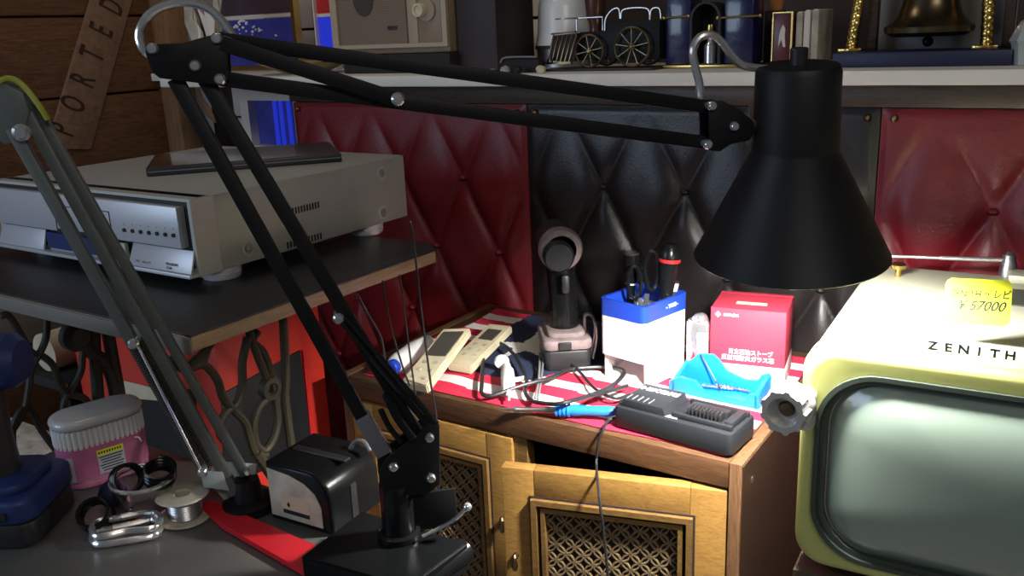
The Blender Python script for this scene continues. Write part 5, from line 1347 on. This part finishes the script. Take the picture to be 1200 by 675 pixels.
p0, p1 = E2(645, 40), E2(674, 37); b.bar(V((p0[0], YE + 0.004, p0[1])), V((p1[0], YE + 0.004, p1[1])), 0.006, 0.003, (0, 1, 0)); b.build('cowcatcher', 'old_brass', en)
epl([(644, 42), (673, 39), (671, 72), (641, 72)], -0.052, -0.010, 'dark_brown', 'front_block')
def wheel(x, y, r, ydep, ns):
    c = E2(x, y); Mw = ME @ Matrix.Translation((c[0], c[1], -ydep))
    b = MB(); b.tube([Mw @ V((r * cos(2 * pi * k / 28), r * sin(2 * pi * k / 28), 0)) for k in range(28)], 0.0021, 8, 1, True)
    b.lathe([(0, -0.004), (r * .22, -0.003), (r * .2, 0.003), (r * .1, 0.005), (0, 0.005)], Mw, 16)
    for k in range(ns): a = 2 * pi * k / ns + .2; b.tube([Mw @ V((r * .15 * cos(a), r * .15 * sin(a), 0)), Mw @ V((r * cos(a), r * sin(a), 0))], 0.0011, 6, 0)
    b.build('wheel', 'old_brass', en)
rb = E2(738, 55)[1] - ZS - 0.006; rs_ = E2(688, 60)[1] - ZS - 0.006
wheel(738, 55, rb, 0.008, 9); wheel(688, 60, rs_, 0.008, 8)
wheel(738, 55, rb, 0.075, 9); wheel(688, 60, rs_, 0.075, 8)
b = MB()
for c in (((704, 36), (705, 22), (712, 12), (720, 10), (722, 22)), ((723, 22), (725, 12), (740, 9), (755, 11), (757, 24)), ((757, 24), (759, 11), (768, 10), (770, 22))):
    b.tube([V((E2(*p)[0], YE + 0.016, E2(*p)[1])) for p in c], 0.0014, 6)
b.build('wire_rail', 'steel', en)
b = MB(); c = E2(658, 22)
for k, r in enumerate((0.022, 0.015)):
    b.tube([V((c[0] + r * cos(2 * pi * i / 20), YE + 0.02 + r * .8 * sin(2 * pi * i / 20), c[1] + 0.0005 * k)) for i in range(20)], 0.0010, 6, 1, True)
for a in (0, 1.05, 2.1): b.tube([V((c[0] - .022 * cos(a), YE + 0.02 - .018 * sin(a), c[1])), V((c[0] + .022 * cos(a), YE + 0.02 + .018 * sin(a), c[1]))], 0.0008, 6, 0)
e_ = E2(671, 38); b.tube([V((e_[0], YE + 0.016, e_[1])), V((E2(670, 22)[0], YE + 0.018, c[1]))], 0.0014, 6, 0); b.tube([V((c[0], YE + 0.02, c[1])), V((E2(700, 19)[0], YE + 0.02, c[1])), V((E2(700, 19)[0], YE + 0.02, E2(700, 38)[1]))], 0.0012, 6, 0)
b.build('lamp_ring', 'steel', en)
c = E2(686, 36)
MB().lathe([(0, 0), (0.012, 0), (0.011, 0.012), (0.017, 0.026), (0.020, 0.060), (0.016, 0.062), (0, 0.060)], Matrix.Translation((c[0], YE + 0.04, c[1] - 0.004)), 22).build('chimney', mat('chimney_brown', (0.12, 0.05, 0.035), 0.3, 0.4), en)
# blue glass twin block lantern with gold rods
YB = 1.50
def B2(x, y): p = pY(x, y, YB); return p.x, p.z
bl = thing('blue_glass_lantern', 'dark blue glass block lantern with gold rods and a dark arch in the middle', 'lantern', pY(825, 82, YB))
zt = B2(800, -18)[1]
for xa, xb in ((778, 808), (846, 881)):
    a_, c_ = B2(xa, 70)[0], B2(xb, 70)[0]
    MB().box(((a_ + c_) / 2, YB + 0.03, (ZS + 0.006 + zt) / 2), (c_ - a_, 0.055, zt - ZS - 0.006), I4, 0.004).build('glass_block', 'blue_glass', bl)
a_, c_ = B2(777, 78)[0], B2(884, 78)[0]
MB().box(((a_ + c_) / 2, YB + 0.03, ZS + 0.003), (c_ - a_, 0.066, 0.006), I4, 0.001).build('gold_foot', 'brass', bl)
for xa, xb in ((779, 808), (842, 892)):
    b = MB(); z = B2(xa, 21)[1]; b.cyl((B2(xa, 21)[0], YB - 0.004, z), (B2(xb, 19)[0], YB - 0.004, z + 0.001), 0.002, seg=10); b.sphere((B2(xa, 21)[0], YB - 0.004, z), 0.0035, I4, 10); b.sphere((B2(xb, 21)[0], YB - 0.004, z + 0.001), 0.0032, I4, 10)
    b.build('gold_rod', 'brass', bl)
a_, c_ = B2(809, 70)[0], B2(845, 70)[0]; w = c_ - a_; h = B2(827, 2)[1] - ZS
arch = [(a_, ZS + .006), (c_, ZS + .006)] + [((a_ + c_) / 2 + w / 2 * cos(t), ZS + h - w / 2 + w / 2 * sin(t)) for t in [pi * k / 12 for k in range(13)]]
ins = [((p[0] - (a_ + c_) / 2) * .84 + (a_ + c_) / 2, (p[1] - ZS - .006) * .95 + ZS + .008) for p in arch]
Mq = frame((0, YB, 0), (1, 0, 0), UP)
MB().ring(arch, ins, -0.05, 0.006, Mq).build('arch_frame', 'charcoal', bl)
MB().prism(ins, -0.05, -0.045, Mq).build('arch_back', 'dark_brown', bl)
q0 = (a_ + c_) / 2 + 0.004
bt_ = MB(); bt_.lathe([(0, 0.0), (0.011, 0.0), (0.011, 0.030), (0.006, 0.036), (0.005, 0.046), (0, 0.046)], Matrix.Translation((q0, YB + 0.012, ZS + 0.0068)), 18); bt_.build('inner_bottle', 'chrome', bl)
MB().lathe([(0, 0.046), (0.006, 0.046), (0.009, 0.052), (0.0075, 0.064), (0, 0.066)], Matrix.Translation((q0, YB + 0.012, ZS + 0.0068)), 18).build('bottle_stopper', 'brass', bl)
# red gilt box, candle, books
YR = 1.52
def R2(x, y): p = pY(x, y, YR); return p.x, p.z
a_, c_ = R2(903, 60)[0], R2(927, 60)[0]; zt = R2(915, 14)[1]
rb_ = thing('red_box', 'small dark red box with gilt frame and white figure on the shelf', 'box', ((a_ + c_) / 2, YR, ZS))
MB().box(((a_ + c_) / 2, YR + 0.03, (ZS + zt) / 2), (c_ - a_, 0.05, zt - ZS), I4, 0.001).build('box_body', mat('box_red', (0.10, 0.012, 0.012), 0.35), rb_)
Mq = frame((0, YR + 0.005, 0), (1, 0, 0), UP)
MB().ring([(a_, ZS), (c_, ZS), (c_, zt), (a_, zt)], [(a_ + .002, ZS + .002), (c_ - .003, ZS + .002), (c_ - .003, zt - .002), (a_ + .002, zt - .002)], -0.001, 0.002, Mq).build('gilt_edge', 'brass', rb_)
m_ = (a_ + c_) / 2; zz = R2(915, 45)[1]
MB().prism([(m_ - .006, zz - .014), (m_ - .001, zz - .002), (m_ + .002, zz - .014), (m_ + .006, zz - .014), (m_ + .004, zz + .006), (m_ + .005, zz + .014), (m_ + .001, zz + .022), (m_ - .003, zz + .014), (m_ - .005, zz + .004)], 0.0, 0.0012, Mq).build('white_figure', 'wall_white', rb_)
p = R2(896, 20)
cn = thing('amber_glass', 'small amber glass on a dark stand beside the red gilt box', 'glass', (R2(893, 60)[0], YR + .07, ZS))
MB().box((R2(892, 60)[0], YR + .07, ZS + 0.045), (0.026, 0.04, 0.09), I4, 0.002).build('stand', 'dark_brown', cn)
MB().lathe([(0, 0.09), (0.010, 0.09), (0.014, 0.12), (0.013, 0.15), (0, 0.15)], Matrix.Translation((R2(893, 60)[0], YR + .07, ZS)), 18).build('glass_body', mat('amber', (0.5, 0.2, 0.06), 0.15), cn)
for k, (xa, xb, yt, m_, lab) in enumerate(((929, 937, 15, 'cream_dirty', 'cream book spine directly right of the red gilt box'), (938, 946, 13, 'wall_white', 'whitest of the upright books behind the lamp head'), (947, 956, 12, 'cream_dirty', 'rightmost upright book next to the bell stand'))):
    a_, c_ = R2(xa, 60)[0], R2(xb, 60)[0]; zt = R2(xa, yt)[1]
    t = thing('book', lab, 'book', ((a_ + c_) / 2, YR + .05, ZS), 'upright books on the shelf')
    MB().box(((a_ + c_) / 2, YR + 0.055, (ZS + zt) / 2), (c_ - a_ - 0.001, 0.09, zt - ZS), I4, 0.0015).build('cover', m_, t)
    MB().box(((a_ + c_) / 2, YR + 0.056, (ZS + zt) / 2 + 0.001), (c_ - a_ - 0.005, 0.086, zt - ZS + 0.0005)).build('pages', 'white', t)
# bell stand
YN = 1.46
def N2(x, y): p = pY(x, y, YN); return p.x, p.z
a_, c_ = N2(975, 70)[0], N2(1186, 70)[0]; zt = N2(1080, 60)[1]
bs = thing('bell', 'large bronze bell hanging between two gilt columns on a navy base', 'bell', ((a_ + c_) / 2, YN + 0.05, ZS))
MB().box(((a_ + c_) / 2, YN + 0.055, (ZS + zt) / 2), (c_ - a_, 0.11, zt - ZS), I4, 0.002).build('base', 'navy', bs)
bcx = N2(1080, 40)[0]
for x, lean_ in ((988, 1), (1150, -0.4)):
    p = N2(x, 58); b = MB()
    b.box((p[0], YN + 0.055, zt + 0.0025), (0.034, 0.034, 0.005), I4, 0.001)
    for k in range(15): b.sphere((p[0] + lean_ * 0.0011 * k, YN + 0.055, zt + 0.010 + 0.0105 * k), 0.0095, I4, 10)
    b.cyl((p[0], YN + 0.055, zt), (p[0] + lean_ * 0.0165, YN + 0.055, zt + 0.17), 0.008, seg=12)
    b.build('column', 'gold', bs)
    MB().box((p[0] + 0.024, YN + 0.085, zt + 0.085), (0.014, 0.02, 0.17), I4, 0.001).build('column_backing', 'dark_wood', bs)
x0_, x1_ = N2(988, 0)[0] + 0.0165, N2(1150, 0)[0]
MB().box(((x0_ + x1_) / 2, YN + 0.06, zt + 0.178), (x1_ - x0_ + 0.05, 0.03, 0.018), I4, 0.003).build('crossbar', 'dark_wood', bs)
zl = N2(1080, 40)[1]
MB().lathe([(0.052, -0.004), (0.062, 0.002), (0.063, 0.010), (0.054, 0.017), (0.046, 0.026), (0.040, 0.042), (0.036, 0.064), (0.033, 0.080), (0.024, 0.094), (0.010, 0.100), (0, 0.101), (0, 0.097), (0.022, 0.090), (0.030, 0.078), (0.034, 0.060), (0.042, 0.024), (0.050, 0.004), (0.052, -0.004)], Matrix.Translation((bcx, YN + 0.058, zl)), 40).build('bell_body', mat('bronze', (0.16, 0.12, 0.075), 0.28, 1.0, var=0.3, vscale=20), bs)
b = MB(); b.cyl((bcx, YN + 0.058, zl + 0.10), (bcx, YN + 0.058, zt + 0.17), 0.004); b.build('hanger', 'old_brass', bs)
b = MB(); b.cyl((bcx, YN + 0.058, zl - 0.012), (bcx, YN + 0.058, zl + 0.06), 0.003); b.sphere((bcx, YN + 0.058, zl - 0.012), 0.008, I4, 12); b.build('clapper', 'black_metal', bs)
b = MB(); b.box(((a_ + c_) / 2 + .01, YN + 0.125, zt + 0.03), (c_ - a_ - .04, 0.006, 0.12), I4, 0.001)
tag(b.build('grey_board', mat('greyboard', (0.2, 0.19, 0.18), 0.6), None), 'grey board standing upright behind the bronze bell', 'board')
bb = bpy.data.objects['grey_board']; bb.location.z = ZS
# crystal at the right edge
p = pY(1199, 64, 1.47)
b = MB(); b.lathe([(0, 0.0), (0.016, 0.0), (0.020, 0.028), (0.0235, 0.033), (0.012, 0.058), (0, 0.066)], Matrix.Translation((p.x + .004, 1.47, ZS)), 6)
tag(b.build('crystal', mat('crystal', (0.45, 0.5, 0.5), 0.08, coat=1), None), 'faceted silvery crystal ornament at the right end of the shelf', 'ornament')

# ================================================================== LIGHT
w = bpy.data.worlds.new('world'); SC.world = w; w.use_nodes = True
w.node_tree.nodes['Background'].inputs['Color'].default_value = (0.75, 0.85, 1.0, 1)
w.node_tree.nodes['Background'].inputs['Strength'].default_value = 0.06


def area(name, loc, target, sx, sy, power, col):
    l = bpy.data.lights.new(name, 'AREA'); l.shape = 'RECTANGLE'; l.size = sx; l.size_y = sy; l.energy = power; l.color = col
    o = bpy.data.objects.new(name, l); COL.objects.link(o); o.location = loc
    o.rotation_euler = (V(target) - V(loc)).to_track_quat('-Z', 'Y').to_euler(); return o


area('daylight_left', (-1.9, -1.1, 1.45), (-0.9, 0.9, 1.0), 1.1, 0.9, 15.0, (0.62, 0.78, 1.0))
area('ceiling_lamp', (0.9, -0.4, 2.2), (-0.5, 1.3, 0.9), 0.9, 0.3, 10.0, (1.0, 0.94, 0.87))
area('back_room_lamp', (-1.3, 0.9, 2.4), (-1.5, 1.7, 1.1), 0.4, 0.3, 2.6, (1.0, 0.85, 0.68))

for o in bpy.data.objects:
    if '_base' in o: del o['_base']
